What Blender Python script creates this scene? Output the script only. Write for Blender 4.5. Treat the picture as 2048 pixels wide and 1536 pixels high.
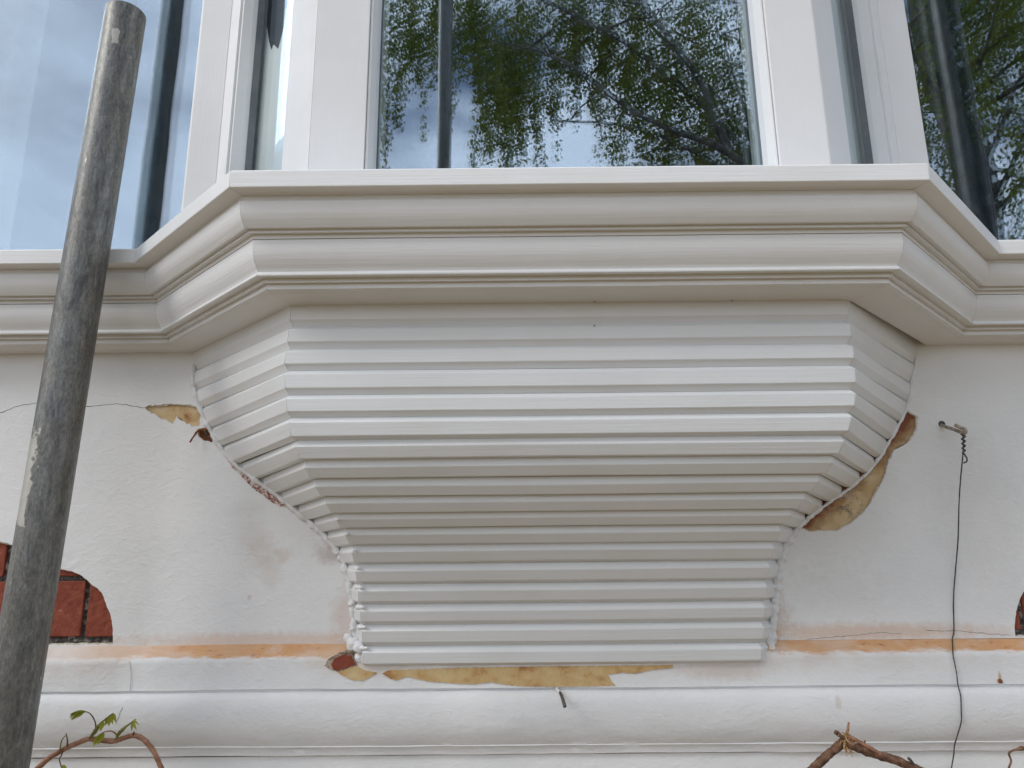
import bpy, bmesh, math, random
from mathutils import Vector, Matrix, noise
from mathutils.geometry import delaunay_2d_cdt

for o in list(bpy.data.objects):
    bpy.data.objects.remove(o, do_unlink=True)
S = bpy.context.scene
C = S.collection
R = math.radians
rnd = random.Random(7)

# ------------------------------------------------------------------ camera
YAW, PIT, ROL = -0.0020126, 0.2390117, 0.0092622
right = Vector((math.cos(YAW), -math.sin(YAW), 0))
fh = Vector((math.sin(YAW), math.cos(YAW), 0))
fwd = fh*math.cos(PIT) + Vector((0, 0, 1))*math.sin(PIT)
up = -fh*math.sin(PIT) + Vector((0, 0, 1))*math.cos(PIT)
r2 = right*math.cos(ROL) - up*math.sin(ROL)
u2 = right*math.sin(ROL) + up*math.cos(ROL)
cd = bpy.data.cameras.new('camera'); cam = bpy.data.objects.new('camera', cd); C.objects.link(cam)
M = Matrix.Identity(4)
for i in range(3):
    M[i][0], M[i][1], M[i][2] = r2[i], u2[i], -fwd[i]
M[0][3], M[1][3], M[2][3] = -0.06725, -0.96, 0.0
cam.matrix_world = M
cd.sensor_width = 36; cd.lens = 36*1505.84/2048
cd.clip_start = 0.02; cd.clip_end = 500
S.camera = cam

# ------------------------------------------------------------------ sky and sun
SUN_EL, SUN_AZ = R(38), R(239)          # azimuth clockwise from +y; sun high, to the front left of the house
w = bpy.data.worlds.new('World'); S.world = w; w.use_nodes = True
nt = w.node_tree; nt.nodes.clear()
out = nt.nodes.new('ShaderNodeOutputWorld'); bg = nt.nodes.new('ShaderNodeBackground')
sky = nt.nodes.new('ShaderNodeTexSky'); sky.sky_type = 'NISHITA'; sky.sun_disc = False
sky.sun_elevation = SUN_EL; sky.sun_rotation = SUN_AZ; sky.dust_density = 1.5
tc = nt.nodes.new('ShaderNodeTexCoord')
mp = nt.nodes.new('ShaderNodeMapping'); mp.inputs['Scale'].default_value = (1, 1, 2.2); mp.inputs['Location'].default_value = (1.3, 4.2, 0.9)
nz = nt.nodes.new('ShaderNodeTexNoise'); nz.inputs['Scale'].default_value = 3.8; nz.inputs['Detail'].default_value = 7; nz.inputs['Roughness'].default_value = 0.5
cr = nt.nodes.new('ShaderNodeValToRGB'); cr.color_ramp.elements[0].position = 0.34; cr.color_ramp.elements[1].position = 0.57
mixc = nt.nodes.new('ShaderNodeMix'); mixc.data_type = 'RGBA'
mixc.inputs['B'].default_value = (11.2, 12.05, 13.7, 1)      # sunlit cloud, in the sky texture's own units
nt.links.new(tc.outputs['Generated'], mp.inputs['Vector']); nt.links.new(mp.outputs['Vector'], nz.inputs['Vector'])
nt.links.new(nz.outputs['Fac'], cr.inputs['Fac']); nt.links.new(cr.outputs['Color'], mixc.inputs['Factor'])
nt.links.new(sky.outputs['Color'], mixc.inputs['A']); nt.links.new(mixc.outputs['Result'], bg.inputs['Color'])
bg.inputs['Strength'].default_value = 0.105
nt.links.new(bg.outputs['Background'], out.inputs['Surface'])

sd = bpy.data.lights.new('sun', 'SUN'); sd.energy = 1.0; sd.angle = R(25); sd.color = (1, 0.97, 0.92)
sun = bpy.data.objects.new('sun', sd); C.objects.link(sun)
sv = Vector((math.sin(SUN_AZ)*math.cos(SUN_EL), math.cos(SUN_AZ)*math.cos(SUN_EL), math.sin(SUN_EL)))
sun.rotation_euler = (-sv).to_track_quat('-Z', 'Y').to_euler(); sun.location = sv*20

vs = S.view_settings; vs.view_transform = 'Standard'; vs.look = 'None'; vs.gamma = 1; vs.exposure = 0.22
S.render.engine = 'CYCLES'
S.cycles.max_bounces = 7; S.cycles.transparent_max_bounces = 24; S.cycles.glossy_bounces = 6; S.cycles.diffuse_bounces = 4

# ------------------------------------------------------------------ materials
def newmat(name):
    m = bpy.data.materials.new(name); m.use_nodes = True
    n = m.node_tree; b = n.nodes['Principled BSDF']
    return m, n, b

class NB:
    """small node-building helper"""
    def __init__(s, n): s.n = n
    def node(s, t, **kw):
        x = s.n.nodes.new(t)
        for k, v in kw.items(): setattr(x, k, v)
        return x
    def link(s, a, b): s.n.links.new(a, b)
    def coord(s, kind='Object', scale=(1, 1, 1), loc=(0, 0, 0)):
        t = s.node('ShaderNodeTexCoord'); m = s.node('ShaderNodeMapping')
        m.inputs['Scale'].default_value = scale; m.inputs['Location'].default_value = loc
        s.link(t.outputs[kind], m.inputs['Vector']); return m.outputs['Vector']
    def noise(s, vec, scale, detail=4, rough=0.55, dist=0.0):
        x = s.node('ShaderNodeTexNoise'); x.inputs['Scale'].default_value = scale; x.inputs['Detail'].default_value = detail
        x.inputs['Roughness'].default_value = rough; x.inputs['Distortion'].default_value = dist
        s.link(vec, x.inputs['Vector']); return x.outputs['Fac']
    def ramp(s, f, p0, p1, c0=(0, 0, 0, 1), c1=(1, 1, 1, 1)):
        x = s.node('ShaderNodeValToRGB'); e = x.color_ramp.elements
        e[0].position, e[1].position, e[0].color, e[1].color = p0, p1, c0, c1
        s.link(f, x.inputs['Fac']); return x.outputs['Color']
    def math(s, op, a, b=None, clamp=False):
        x = s.node('ShaderNodeMath', operation=op); x.use_clamp = clamp
        for i, v in enumerate((a, b)):
            if v is None: continue
            if isinstance(v, (int, float)): x.inputs[i].default_value = v
            else: s.link(v, x.inputs[i])
        return x.outputs[0]
    def mix(s, f, a, b):
        x = s.node('ShaderNodeMix', data_type='RGBA')
        if isinstance(f, (int, float)): x.inputs['Factor'].default_value = f
        else: s.link(f, x.inputs['Factor'])
        for k, v in (('A', a), ('B', b)):
            if isinstance(v, tuple): x.inputs[k].default_value = v if len(v) == 4 else v+(1,)
            else: s.link(v, x.inputs[k])
        return x.outputs['Result']
    def bump(s, h, strength, dist, normal=None):
        x = s.node('ShaderNodeBump'); x.inputs['Strength'].default_value = strength; x.inputs['Distance'].default_value = dist
        s.link(h, x.inputs['Height'])
        if normal: s.link(normal, x.inputs['Normal'])
        return x.outputs['Normal']
    def blob(s, cx, cz, rx, rz, wob=0.35, wscale=40, soft=0.5):
        """soft elliptical stain mask in the wall's x-z plane"""
        t = s.node('ShaderNodeTexCoord'); sp = s.node('ShaderNodeSeparateXYZ'); s.link(t.outputs['Object'], sp.inputs[0])
        dx = s.math('DIVIDE', s.math('SUBTRACT', sp.outputs[0], cx), rx)
        dz = s.math('DIVIDE', s.math('SUBTRACT', sp.outputs[2], cz), rz)
        d = s.math('SQRT', s.math('ADD', s.math('MULTIPLY', dx, dx), s.math('MULTIPLY', dz, dz)))
        if not hasattr(s, 'bn'): s.bn = s.noise(t.outputs['Object'], 80, 6, 0.72)
        n = s.bn
        d = s.math('ADD', d, s.math('MULTIPLY', s.math('SUBTRACT', n, 0.5), wob*3))
        return s.math('DIVIDE', s.math('SUBTRACT', 1.0+soft*0.5, d), soft, clamp=True)

def white_paint(name, col=(0.745, 0.755, 0.755), rough=0.42, brush=(9, 380, 1), bstr=0.35, seed=0.0, kind='UV'):
    m, n, b = newmat(name); k = NB(n)
    v = k.coord(kind, brush, (seed, seed*2, seed)); f = k.noise(v, 1.0, 3, 0.6)
    v2 = k.coord(kind, (12, 40, 12), (seed, 0, 0)); f2 = k.noise(v2, 1.0, 3)
    v3 = k.coord('Object', (1, 1, 1), (seed, 1, 2)); f3 = k.noise(v3, 9, 4)
    v4 = k.coord('Object', (1, 1, 1)); sp = k.noise(v4, 260, 2, 0.7)
    specks = k.ramp(sp, 0.76, 0.79)
    dirty = tuple(c*0.87 for c in col[:2])+(col[2]*0.82,)
    c = k.mix(k.math('MULTIPLY', k.ramp(f3, 0.45, 0.75), 0.4), col, dirty)
    c = k.mix(k.math('MULTIPLY', specks, 0.35), c, (0.42, 0.38, 0.33))
    k.link(c, b.inputs['Base Color'])
    nn = k.bump(f, bstr, 0.0010); nn = k.bump(f2, 0.25, 0.0008, nn)
    k.link(nn, b.inputs['Normal'])
    r = k.math('ADD', k.math('MULTIPLY', f2, 0.2), rough-0.1); k.link(r, b.inputs['Roughness'])
    b.inputs['Specular IOR Level'].default_value = 0.4
    return m

M_SLAT = [white_paint('slat_paint_%d' % i, seed=i*3.3) for i in range(3)]
M_MOULD = white_paint('moulding_paint', col=(0.79, 0.795, 0.79), seed=1.2, bstr=0.4)
M_SILL = white_paint('sill_paint', col=(0.84, 0.845, 0.845), seed=5.2)
M_FRAME = white_paint('window_frame_paint', col=(0.80, 0.805, 0.81), seed=8.2, brush=(6, 420, 1), bstr=0.2)

def plaster(name, stains=True, course=False):
    m, n, b = newmat(name); k = NB(n)
    ob = k.coord('Object')
    st = k.coord('Object', (1, 1, 1.7))
    f1 = k.noise(st, 75, 6, 0.66, 0.5); f2 = k.noise(ob, 9, 4); f3 = k.noise(st, 190, 3, 0.6)
    base = k.mix(k.ramp(f2, 0.35, 0.7), (0.82, 0.82, 0.81), (0.75, 0.755, 0.75))
    # dust caught in the pitted surface, small chips
    base = k.mix(k.math('MULTIPLY', k.ramp(k.noise(ob, 120, 3, 0.7), 0.70, 0.76), 0.35), base, (0.45, 0.42, 0.38))
    if course: base = k.mix(0.14, base, (0.45, 0.45, 0.45))
    if stains:
        for (cx, cz, rx, rz, col, amt) in [
            (-0.398, 0.040, 0.016, 0.022, (0.56, 0.46, 0.35), 0.20), (-0.383, 0.022, 0.016, 0.022, (0.56, 0.46, 0.35), 0.26), (-0.370, 0.002, 0.013, 0.024, (0.56, 0.46, 0.35), 0.22),
            (-0.355, 0.018, 0.009, 0.008, (0.62, 0.46, 0.34), 0.28), (-0.405, 0.075, 0.022, 0.010, (0.56, 0.48, 0.42), 0.15),
            (-0.272, -0.060, 0.018, 0.036, (0.58, 0.42, 0.35), 0.45), (-0.38, -0.083, 0.15, 0.008, (0.64, 0.40, 0.25), 0.45),
            (0.229, -0.062, 0.030, 0.034, (0.52, 0.33, 0.21), 0.60), (0.36, -0.080, 0.15, 0.009, (0.64, 0.38, 0.21), 0.5),
            (0.33, -0.030, 0.05, 0.030, (0.55, 0.53, 0.48), 0.18), (-0.394, -0.033, 0.0022, 0.003, (0.62, 0.40, 0.26), 0.4),
            (-0.300, 0.060, 0.05, 0.04, (0.60, 0.60, 0.61), 0.2), (-0.295, 0.02, 0.018, 0.012, (0.38, 0.28, 0.24), 0.5),
            (0.325, 0.03, 0.06, 0.04, (0.60, 0.59, 0.55), 0.18), (0.52, 0.06, 0.05, 0.09, (0.62, 0.60, 0.55), 0.25)]:
            base = k.mix(k.math('MULTIPLY', k.blob(cx, cz, rx, rz, 0.75, 55, 0.9), amt), base, col)
    if course:
        t = k.node('ShaderNodeTexCoord'); sp = k.node('ShaderNodeSeparateXYZ'); k.link(t.outputs['Object'], sp.inputs[0])
        nb = k.math('MULTIPLY', k.math('SUBTRACT', k.noise(k.coord('Object', (1, 1, 4)), 45, 5, 0.65), 0.5), 0.016)
        zz = k.math('ADD', sp.outputs[2], nb)
        hi = k.math('DIVIDE', k.math('ADD', zz, 0.1030), 0.0035, clamp=True)
        # rust-orange old coat bared along the weathering, thinner to the far left
        wv = k.noise(k.coord('Object', (1, 0.2, 0.2)), 7, 3)
        fade = k.math('MULTIPLY', hi, k.math('ADD', k.ramp(wv, 0.22, 0.5), 0.25, clamp=True))
        lf = k.math('DIVIDE', k.math('ADD', sp.outputs[0], 0.62), 0.16, clamp=True)
        fade = k.math('MULTIPLY', fade, k.math('ADD', k.math('MULTIPLY', lf, 0.75), 0.25))
        fade = k.math('MULTIPLY', fade, k.ramp(k.noise(k.coord('Object', (1, 0.5, 2.5)), 26, 5, 0.65), 0.25, 0.5, (0.6, 0.6, 0.6, 1), (1, 1, 1, 1)))
        oc = k.mix(k.noise(k.coord('Object', (1, 1, 3)), 60, 4), (0.58, 0.26, 0.10), (0.66, 0.41, 0.21))
        oc = k.mix(k.ramp(k.noise(k.coord('Object', (1, 1, 5)), 75, 4), 0.62, 0.72), oc, (0.36, 0.12, 0.05))
        base = k.mix(fade, base, oc)
        # weak rust wash on the fillet below
        lo = k.math('DIVIDE', k.math('ADD', zz, 0.128), 0.03, clamp=True)
        base = k.mix(k.math('MULTIPLY', k.math('MULTIPLY', lo, k.ramp(k.noise(ob, 14, 4), 0.42, 0.72)), 0.55), base, (0.55, 0.38, 0.26))
        for (cx, cz, rx, rz, col, amt) in [(-0.245, -0.1, 0.07, 0.02, (0.58, 0.42, 0.30), 0.4), (0.18, -0.118, 0.05, 0.012, (0.50, 0.36, 0.27), 0.4),
            (0.5025, -0.131, 0.0016, 0.006, (0.5, 0.30, 0.13), 0.8), (0.305, -0.155, 0.003, 0.007, (0.50, 0.42, 0.33), 0.4),
            (0.02, -0.17, 0.12, 0.02, (0.62, 0.62, 0.62), 0.4), (-0.42, -0.168, 0.14, 0.02, (0.64, 0.64, 0.63), 0.3)]:
            base = k.mix(k.math('MULTIPLY', k.blob(cx, cz, rx, rz, 0.5, 70, 0.8), amt), base, col)
    k.link(base, b.inputs['Base Color'])
    nn = k.bump(f1, 0.36, 0.0020); nn = k.bump(f3, 0.4, 0.0006, nn); nn = k.bump(f2, 0.3, 0.004, nn)
    nn = k.bump(k.ramp(k.noise(k.coord('Object', (1, 1, 1.4), (3, 1, 7)), 42, 6, 0.6, 1.2), 0.50, 0.74), 0.22, 0.0014, nn)
    k.link(nn, b.inputs['Normal'])
    b.inputs['Roughness'].default_value = 0.55; b.inputs['Specular IOR Level'].default_value = 0.35
    return m
M_PLASTER = plaster('masonry_paint')
M_COURSE = plaster('string_course_paint', False, True)

def mottled(name, cols, scale=60, rough=0.8, bstr=0.5, bdist=0.001, metal=0.0, stretch=(1, 1, 1)):
    """cols: list of (position, rgb)"""
    m, n, b = newmat(name); k = NB(n)
    v = k.coord('Object', stretch); f = k.noise(v, scale, 6, 0.65, 0.3)
    x = k.node('ShaderNodeValToRGB'); e = x.color_ramp.elements
    while len(e) < len(cols): e.new(0.5)
    for el, (p, c) in zip(e, cols): el.position = p; el.color = c+(1,)
    k.link(f, x.inputs['Fac']); k.link(x.outputs['Color'], b.inputs['Base Color'])
    k.link(k.bump(k.noise(v, scale*2.2, 4), bstr, bdist), b.inputs['Normal'])
    b.inputs['Roughness'].default_value = rough; b.inputs['Metallic'].default_value = metal
    b.inputs['Specular IOR Level'].default_value = 0.3
    return m
M_BRICK = mottled('red_brick', [(0.3, (0.19, 0.042, 0.026)), (0.5, (0.25, 0.060, 0.034)), (0.66, (0.30, 0.085, 0.045)), (0.80, (0.56, 0.45, 0.40))], 70, 0.8, 0.9, 0.002)
M_MORTAR = mottled('dark_mortar', [(0.36, (0.03, 0.027, 0.025)), (0.52, (0.10, 0.09, 0.08)), (0.64, (0.36, 0.33, 0.29))], 150, 0.95, 0.9, 0.003)
M_YELLOW = mottled('old_yellow_paint', [(0.30, (0.24, 0.09, 0.045)), (0.40, (0.50, 0.31, 0.14)), (0.5, (0.62, 0.46, 0.25)), (0.75, (0.70, 0.58, 0.38))], 48, 0.7)
def patch_right():
    m, n, b = newmat('old_paint_layers'); k = NB(n); o = k.coord('Object')
    c = k.mix(k.ramp(k.noise(o, 35, 5), 0.35, 0.68), (0.52, 0.35, 0.17), (0.66, 0.52, 0.31))
    sp = k.node('ShaderNodeSeparateXYZ'); k.link(o, sp.inputs[0])
    # distance across the patch from the corbel edge (edge line runs from (0.29,0.03) up to (0.44,0.19))
    d = k.math('ADD', k.math('MULTIPLY', k.math('SUBTRACT', sp.outputs[0], 0.30), 0.657), k.math('MULTIPLY', k.math('SUBTRACT', sp.outputs[2], 0.062), -0.754))
    d = k.math('ADD', d, k.math('MULTIPLY', k.math('SUBTRACT', k.noise(o, 70, 5, 0.65), 0.5), 0.036))
    brown = k.ramp(d, 0.014, 0.028, (1, 1, 1, 1), (0, 0, 0, 1)); red = k.ramp(d, 0.0085, 0.0135, (1, 1, 1, 1), (0, 0, 0, 1))
    c = k.mix(k.math('MULTIPLY', brown, 0.8), c, (0.28, 0.14, 0.055))
    mid = k.math('MULTIPLY', k.ramp(k.noise(o, 95, 5, 0.7), 0.50, 0.62), k.blob(0.347, 0.082, 0.026, 0.026, 0.4, 55, 0.8))
    c = k.mix(k.math('MULTIPLY', mid, 0.75), c, (0.13, 0.10, 0.085))
    mid2 = k.math('MULTIPLY', k.ramp(k.noise(o, 60, 4, 0.7), 0.50, 0.60), k.blob(0.338, 0.090, 0.022, 0.018, 0.4, 55, 0.8))
    c = k.mix(k.math('MULTIPLY', mid2, 0.7), c, (0.50, 0.44, 0.38))
    c = k.mix(k.math('MULTIPLY', red, 0.85), c, (0.20, 0.05, 0.025))
    c = k.mix(k.math('MULTIPLY', k.ramp(k.noise(o, 190, 3, 0.7), 0.66, 0.72), 0.6), c, (0.16, 0.08, 0.04))
    k.link(c, b.inputs['Base Color']); b.inputs['Roughness'].default_value = 0.75
    k.link(k.bump(k.noise(o, 130, 5, 0.7), 0.6, 0.0012), b.inputs['Normal'])
    return m
M_PATCH_R = patch_right()
M_YELLOW2 = mottled('old_ochre_paint', [(0.32, (0.38, 0.19, 0.07)), (0.45, (0.54, 0.36, 0.16)), (0.7, (0.64, 0.50, 0.28))], 42, 0.7)
M_REDSCUFF = mottled('red_scuff', [(0.42, (0.16, 0.06, 0.045)), (0.5, (0.45, 0.25, 0.2)), (0.58, (0.70, 0.66, 0.64))], 260, 0.8)
M_CHIP = mottled('broken_plaster', [(0.35, (0.10, 0.07, 0.05)), (0.5, (0.30, 0.22, 0.16)), (0.68, (0.60, 0.52, 0.42))], 160, 0.9, 0.8, 0.002)
M_RIM = mottled('plaster_break', [(0.35, (0.46, 0.36, 0.25)), (0.5, (0.64, 0.56, 0.44)), (0.65, (0.76, 0.73, 0.67))], 170, 0.9, 0.9, 0.002)
M_DARK = mottled('crack_dark', [(0.3, (0.05, 0.045, 0.04)), (0.7, (0.14, 0.12, 0.10))], 90, 0.9)
M_CAULK = mottled('caulk', [(0.35, (0.72, 0.72, 0.715)), (0.65, (0.80, 0.80, 0.80))], 80, 0.5, 0.5, 0.001)
M_WIRE = mottled('dark_wire', [(0.3, (0.03, 0.03, 0.03)), (0.6, (0.09, 0.085, 0.08)), (0.75, (0.3, 0.22, 0.15))], 120, 0.55, metal=0.5)
M_HOOK = mottled('hook_steel', [(0.35, (0.20, 0.15, 0.11)), (0.6, (0.50, 0.44, 0.37)), (0.75, (0.60, 0.54, 0.46))], 120, 0.5, metal=0.3)
M_RUST = mottled('rust', [(0.35, (0.14, 0.05, 0.02)), (0.65, (0.32, 0.12, 0.04))], 200, 0.85)
M_VINE = mottled('vine_bark', [(0.35, (0.20, 0.09, 0.055)), (0.55, (0.36, 0.19, 0.12)), (0.75, (0.46, 0.29, 0.19))], 110, 0.7, 0.6, 0.001, stretch=(1, 1, 1))
M_VINE2 = mottled('old_vine_bark', [(0.32, (0.06, 0.032, 0.02)), (0.52, (0.17, 0.09, 0.055)), (0.72, (0.32, 0.19, 0.12))], 140, 0.85, 0.9, 0.0015)
M_FIBRE = mottled('torn_fibre', [(0.4, (0.30, 0.17, 0.07)), (0.65, (0.52, 0.36, 0.18))], 300, 0.9)
M_BUD = mottled('bud_green', [(0.4, (0.16, 0.15, 0.035)), (0.65, (0.25, 0.25, 0.06))], 150, 0.6)
M_GREY = mottled('grey_gasket', [(0.4, (0.15, 0.165, 0.175)), (0.6, (0.19, 0.205, 0.215))], 20, 0.45)
M_SPACER = mottled('spacer_aluminium', [(0.4, (0.42, 0.46, 0.45)), (0.6, (0.52, 0.56, 0.54))], 20, 0.35, metal=0.2)
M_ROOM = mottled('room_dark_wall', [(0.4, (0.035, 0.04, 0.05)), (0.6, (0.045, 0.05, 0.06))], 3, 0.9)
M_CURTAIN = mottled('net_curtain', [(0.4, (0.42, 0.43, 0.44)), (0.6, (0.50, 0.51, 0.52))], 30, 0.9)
M_PAPER = mottled('white_paper', [(0.4, (0.76, 0.78, 0.78)), (0.6, (0.81, 0.82, 0.82))], 8, 0.8, 0.2)
M_GROUND = mottled('gravel_ground', [(0.3, (0.13, 0.084, 0.034)), (0.5, (0.20, 0.134, 0.057)), (0.7, (0.26, 0.18, 0.086))], 6, 0.95, 0.8, 0.01)
M_BARK = mottled('birch_bark', [(0.38, (0.03, 0.028, 0.025)), (0.5, (0.13, 0.12, 0.105)), (0.7, (0.24, 0.225, 0.20))], 4, 0.9, 0.8, 0.02, stretch=(1, 1, 0.5))

def leafmat(name, c0, c1):
    m, n, b = newmat(name); k = NB(n)
    g = k.node('ShaderNodeObjectInfo'); v = k.coord('Object')
    col = k.mix(k.ramp(k.noise(v, 3, 3), 0.35, 0.65), c0, c1)
    d = k.node('ShaderNodeBsdfDiffuse'); t = k.node('ShaderNodeBsdfTranslucent'); mx = k.node('ShaderNodeMixShader'); mx.inputs[0].default_value = 0.45
    k.link(col, d.inputs['Color']); k.link(col, t.inputs['Color'])
    k.link(d.outputs[0], mx.inputs[1]); k.link(t.outputs[0], mx.inputs[2])
    k.link(mx.outputs[0], n.nodes['Material Output'].inputs['Surface']); n.nodes.remove(b)
    return m
M_LEAF = leafmat('birch_leaf', (0.14, 0.18, 0.034), (0.27, 0.29, 0.08))
M_VLEAF = leafmat('vine_leaf', (0.32, 0.34, 0.05), (0.46, 0.43, 0.09))

def glassmat(name, r0):
    m, n, b = newmat(name); k = NB(n); n.nodes.remove(b)
    lw = k.node('ShaderNodeLayerWeight'); lw.inputs['Blend'].default_value = 0.5
    p5 = k.math('POWER', lw.outputs['Facing'], 5.0)
    f = k.math('ADD', k.math('MULTIPLY', p5, 1-r0), r0)
    gl = k.node('ShaderNodeBsdfGlossy'); gl.inputs['Roughness'].default_value = 0.0; gl.inputs['Color'].default_value = (0.76, 0.87, 1, 1)
    tr = k.node('ShaderNodeBsdfTransparent'); tr.inputs['Color'].default_value = (0.95, 0.97, 0.96, 1)
    # slight roller-wave of toughened glass
    wv = k.noise(k.coord('Object', (1, 1, 0.6)), 5.0, 2); k.link(k.bump(wv, 0.10, 0.004), gl.inputs['Normal'])
    mx = k.node('ShaderNodeMixShader'); k.link(f, mx.inputs[0]); k.link(tr.outputs[0], mx.inputs[1]); k.link(gl.outputs[0], mx.inputs[2])
    k.link(mx.outputs[0], n.nodes['Material Output'].inputs['Surface'])
    return m
M_GLASS_CLEAR = glassmat('clear_window_glass', 0.04)
M_GLASS = glassmat('window_glass', 0.18)

def polemat(name):
    m, n, b = newmat(name); k = NB(n)
    v = k.coord('Object', (1, 1, 0.22)); s1 = k.noise(v, 190, 6, 0.75, 0.3)
    o = k.coord('Object'); s2 = k.noise(k.coord('Object', (1, 1, 0.6)), 26, 6, 0.7, 0.8); s3 = k.noise(k.coord('Object', (1, 1, 0.5)), 150, 4, 0.7); s4 = k.noise(k.coord('Object', (1, 1, 0.35)), 90, 3, 0.7)
    c = k.mix(k.ramp(s1, 0.36, 0.64), (0.085, 0.088, 0.088), (0.27, 0.27, 0.255))
    c = k.mix(k.math('MULTIPLY', k.ramp(s2, 0.42, 0.60), 0.7), c, (0.22, 0.205, 0.17))
    grit = k.noise(k.coord('Object', (1, 1, 0.45)), 420, 3, 0.7); c = k.mix(k.math('MULTIPLY', k.ramp(grit, 0.40, 0.62), 0.5), c, (0.075, 0.078, 0.074))
    c = k.mix(k.math('MULTIPLY', k.ramp(s2, 0.54, 0.66), 0.75), c, (0.055, 0.06, 0.072))
    c = k.mix(k.ramp(s3, 0.69, 0.73), c, (0.50, 0.49, 0.43))
    c = k.mix(k.math('MULTIPLY', k.ramp(s4, 0.66, 0.74), 0.6), c, (0.28, 0.27, 0.16))
    # pale cement splash left on the tube
    sp = k.node('ShaderNodeSeparateXYZ'); k.link(o, sp.inputs[0])
    def patch(z0, hz, x0, hx, wob=1.2):
        dz = k.math('DIVIDE', k.math('ABSOLUTE', k.math('SUBTRACT', sp.outputs[2], z0)), hz)
        dx = k.math('DIVIDE', k.math('ABSOLUTE', k.math('SUBTRACT', sp.outputs[0], x0)), hx)
        d = k.math('ADD', k.math('MAXIMUM', dz, dx), k.math('MULTIPLY', k.math('SUBTRACT', k.noise(o, 55, 5, 0.6), 0.5), wob))
        return k.ramp(d, 0.94, 1.0, (1, 1, 1, 1), (0, 0, 0, 1))
    pale = k.mix(k.noise(o, 90, 4), (0.30, 0.285, 0.245), (0.52, 0.50, 0.45))
    c = k.mix(patch(0.100, 0.050, -0.0235, 0.0185, 1.5), c, pale)
    c = k.mix(patch(0.652, 0.010, 0.006, 0.0042, 2.4), c, pale)
    k.link(c, b.inputs['Base Color']); k.link(k.bump(s1, 0.5, 0.0006), b.inputs['Normal'])
    b.inputs['Metallic'].default_value = 0.55
    k.link(k.math('ADD', k.math('MULTIPLY', s2, 0.35), 0.22), b.inputs['Roughness'])
    return m
M_POLE = polemat('galvanised_tube')

# ------------------------------------------------------------------ object helpers
def tag(o, label, cat, group=None):
    o['label'] = label; o['category'] = cat
    if group: o['group'] = group
    return o
def empty(name, label, cat, loc=(0, 0, 0), group=None):
    e = bpy.data.objects.new(name, None); e.location = loc; e.empty_display_size = 0.05; C.objects.link(e)
    return tag(e, label, cat, group)
def root_of(p):
    v = Vector(p.location)
    while p.parent: p = p.parent; v += Vector(p.location)
    return v
def link(name, me, mat, parent=None):
    o = bpy.data.objects.new(name, me); C.objects.link(o)
    if mat and not me.materials: me.materials.append(mat)
    if parent:
        o.parent = parent; o.matrix_parent_inverse = Matrix.Translation(-root_of(parent))
    return o
def mesh(name, verts, faces, uvs=None, smooth=None):
    me = bpy.data.meshes.new(name); me.from_pydata([tuple(v) for v in verts], [], faces); 
    if uvs:
        ul = me.uv_layers.new(name='UV')
        for p in me.polygons:
            for li, vi in zip(p.loop_indices, p.vertices): ul.data[li].uv = uvs[vi]
    bm = bmesh.new(); bm.from_mesh(me); bmesh.ops.recalc_face_normals(bm, faces=bm.faces); bm.to_mesh(me); bm.free()
    if smooth is not None:
        me.shade_smooth(); me.set_sharp_from_angle(angle=R(smooth))
    me.update(); return me
def bevel(o, wdt=0.0006, seg=2):
    m = o.modifiers.new('bevel', 'BEVEL'); m.width = wdt; m.segments = seg; m.limit_method = 'ANGLE'; m.angle_limit = R(25); m.harden_normals = False
    return o
def loft(rings, close=True, caps=True, smooth=25, us=None):
    """rings: list of equal-length vertex loops; closed profile skinned between them, uv in metres"""
    n = len(rings[0]); V = []; U = []; F = []; ulen = 0
    cum = [0]
    for i in range(1, n): cum.append(cum[-1]+(Vector(rings[0][i])-Vector(rings[0][i-1])).length)
    for j, r in enumerate(rings):
        if j: ulen += (Vector(r[0])-Vector(rings[j-1][0])).length
        for i, p in enumerate(r): V.append(p); U.append((ulen, cum[i]))
    m = n if close else n-1
    for j in range(len(rings)-1):
        for i in range(m):
            a, b = j*n+i, j*n+(i+1) % n; F.append((a, b, b+n, a+n))
    if caps and close:
        F.append(tuple(range(n))); F.append(tuple((len(rings)-1)*n+i for i in range(n)))
    return mesh('part', V, F, U, smooth)
def prism(plan, z0, z1):
    """vertical prism over a plan polygon of (x, y); uv runs along z"""
    n = len(plan); V = [(x, y, z0) for x, y in plan]+[(x, y, z1) for x, y in plan]; cum = [0]
    for i in range(1, n): cum.append(cum[-1]+math.dist(plan[i], plan[i-1]))
    U = [(z0, c) for c in cum]+[(z1, c) for c in cum]
    F = [(i, (i+1) % n, (i+1) % n+n, i+n) for i in range(n)]+[tuple(range(n)), tuple(range(n, 2*n))]
    return mesh('part', V, F, U)
def box(x0, x1, y0, y1, z0, z1):
    return prism([(x0, y0), (x1, y0), (x1, y1), (x0, y1)], z0, z1)
def catmull(pts, sub=6):
    P = [Vector(p) for p in pts]; P = [2*P[0]-P[1]]+P+[2*P[-1]-P[-2]]; o = []
    for i in range(1, len(P)-2):
        for s in range(sub):
            t = s/sub; a, b, c, d = P[i-1:i+3]
            o.append(0.5*((2*b)+(-a+c)*t+(2*a-5*b+4*c-d)*t*t+(-a+3*b-3*c+d)*t**3))
    o.append(P[-2]); return o
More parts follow.
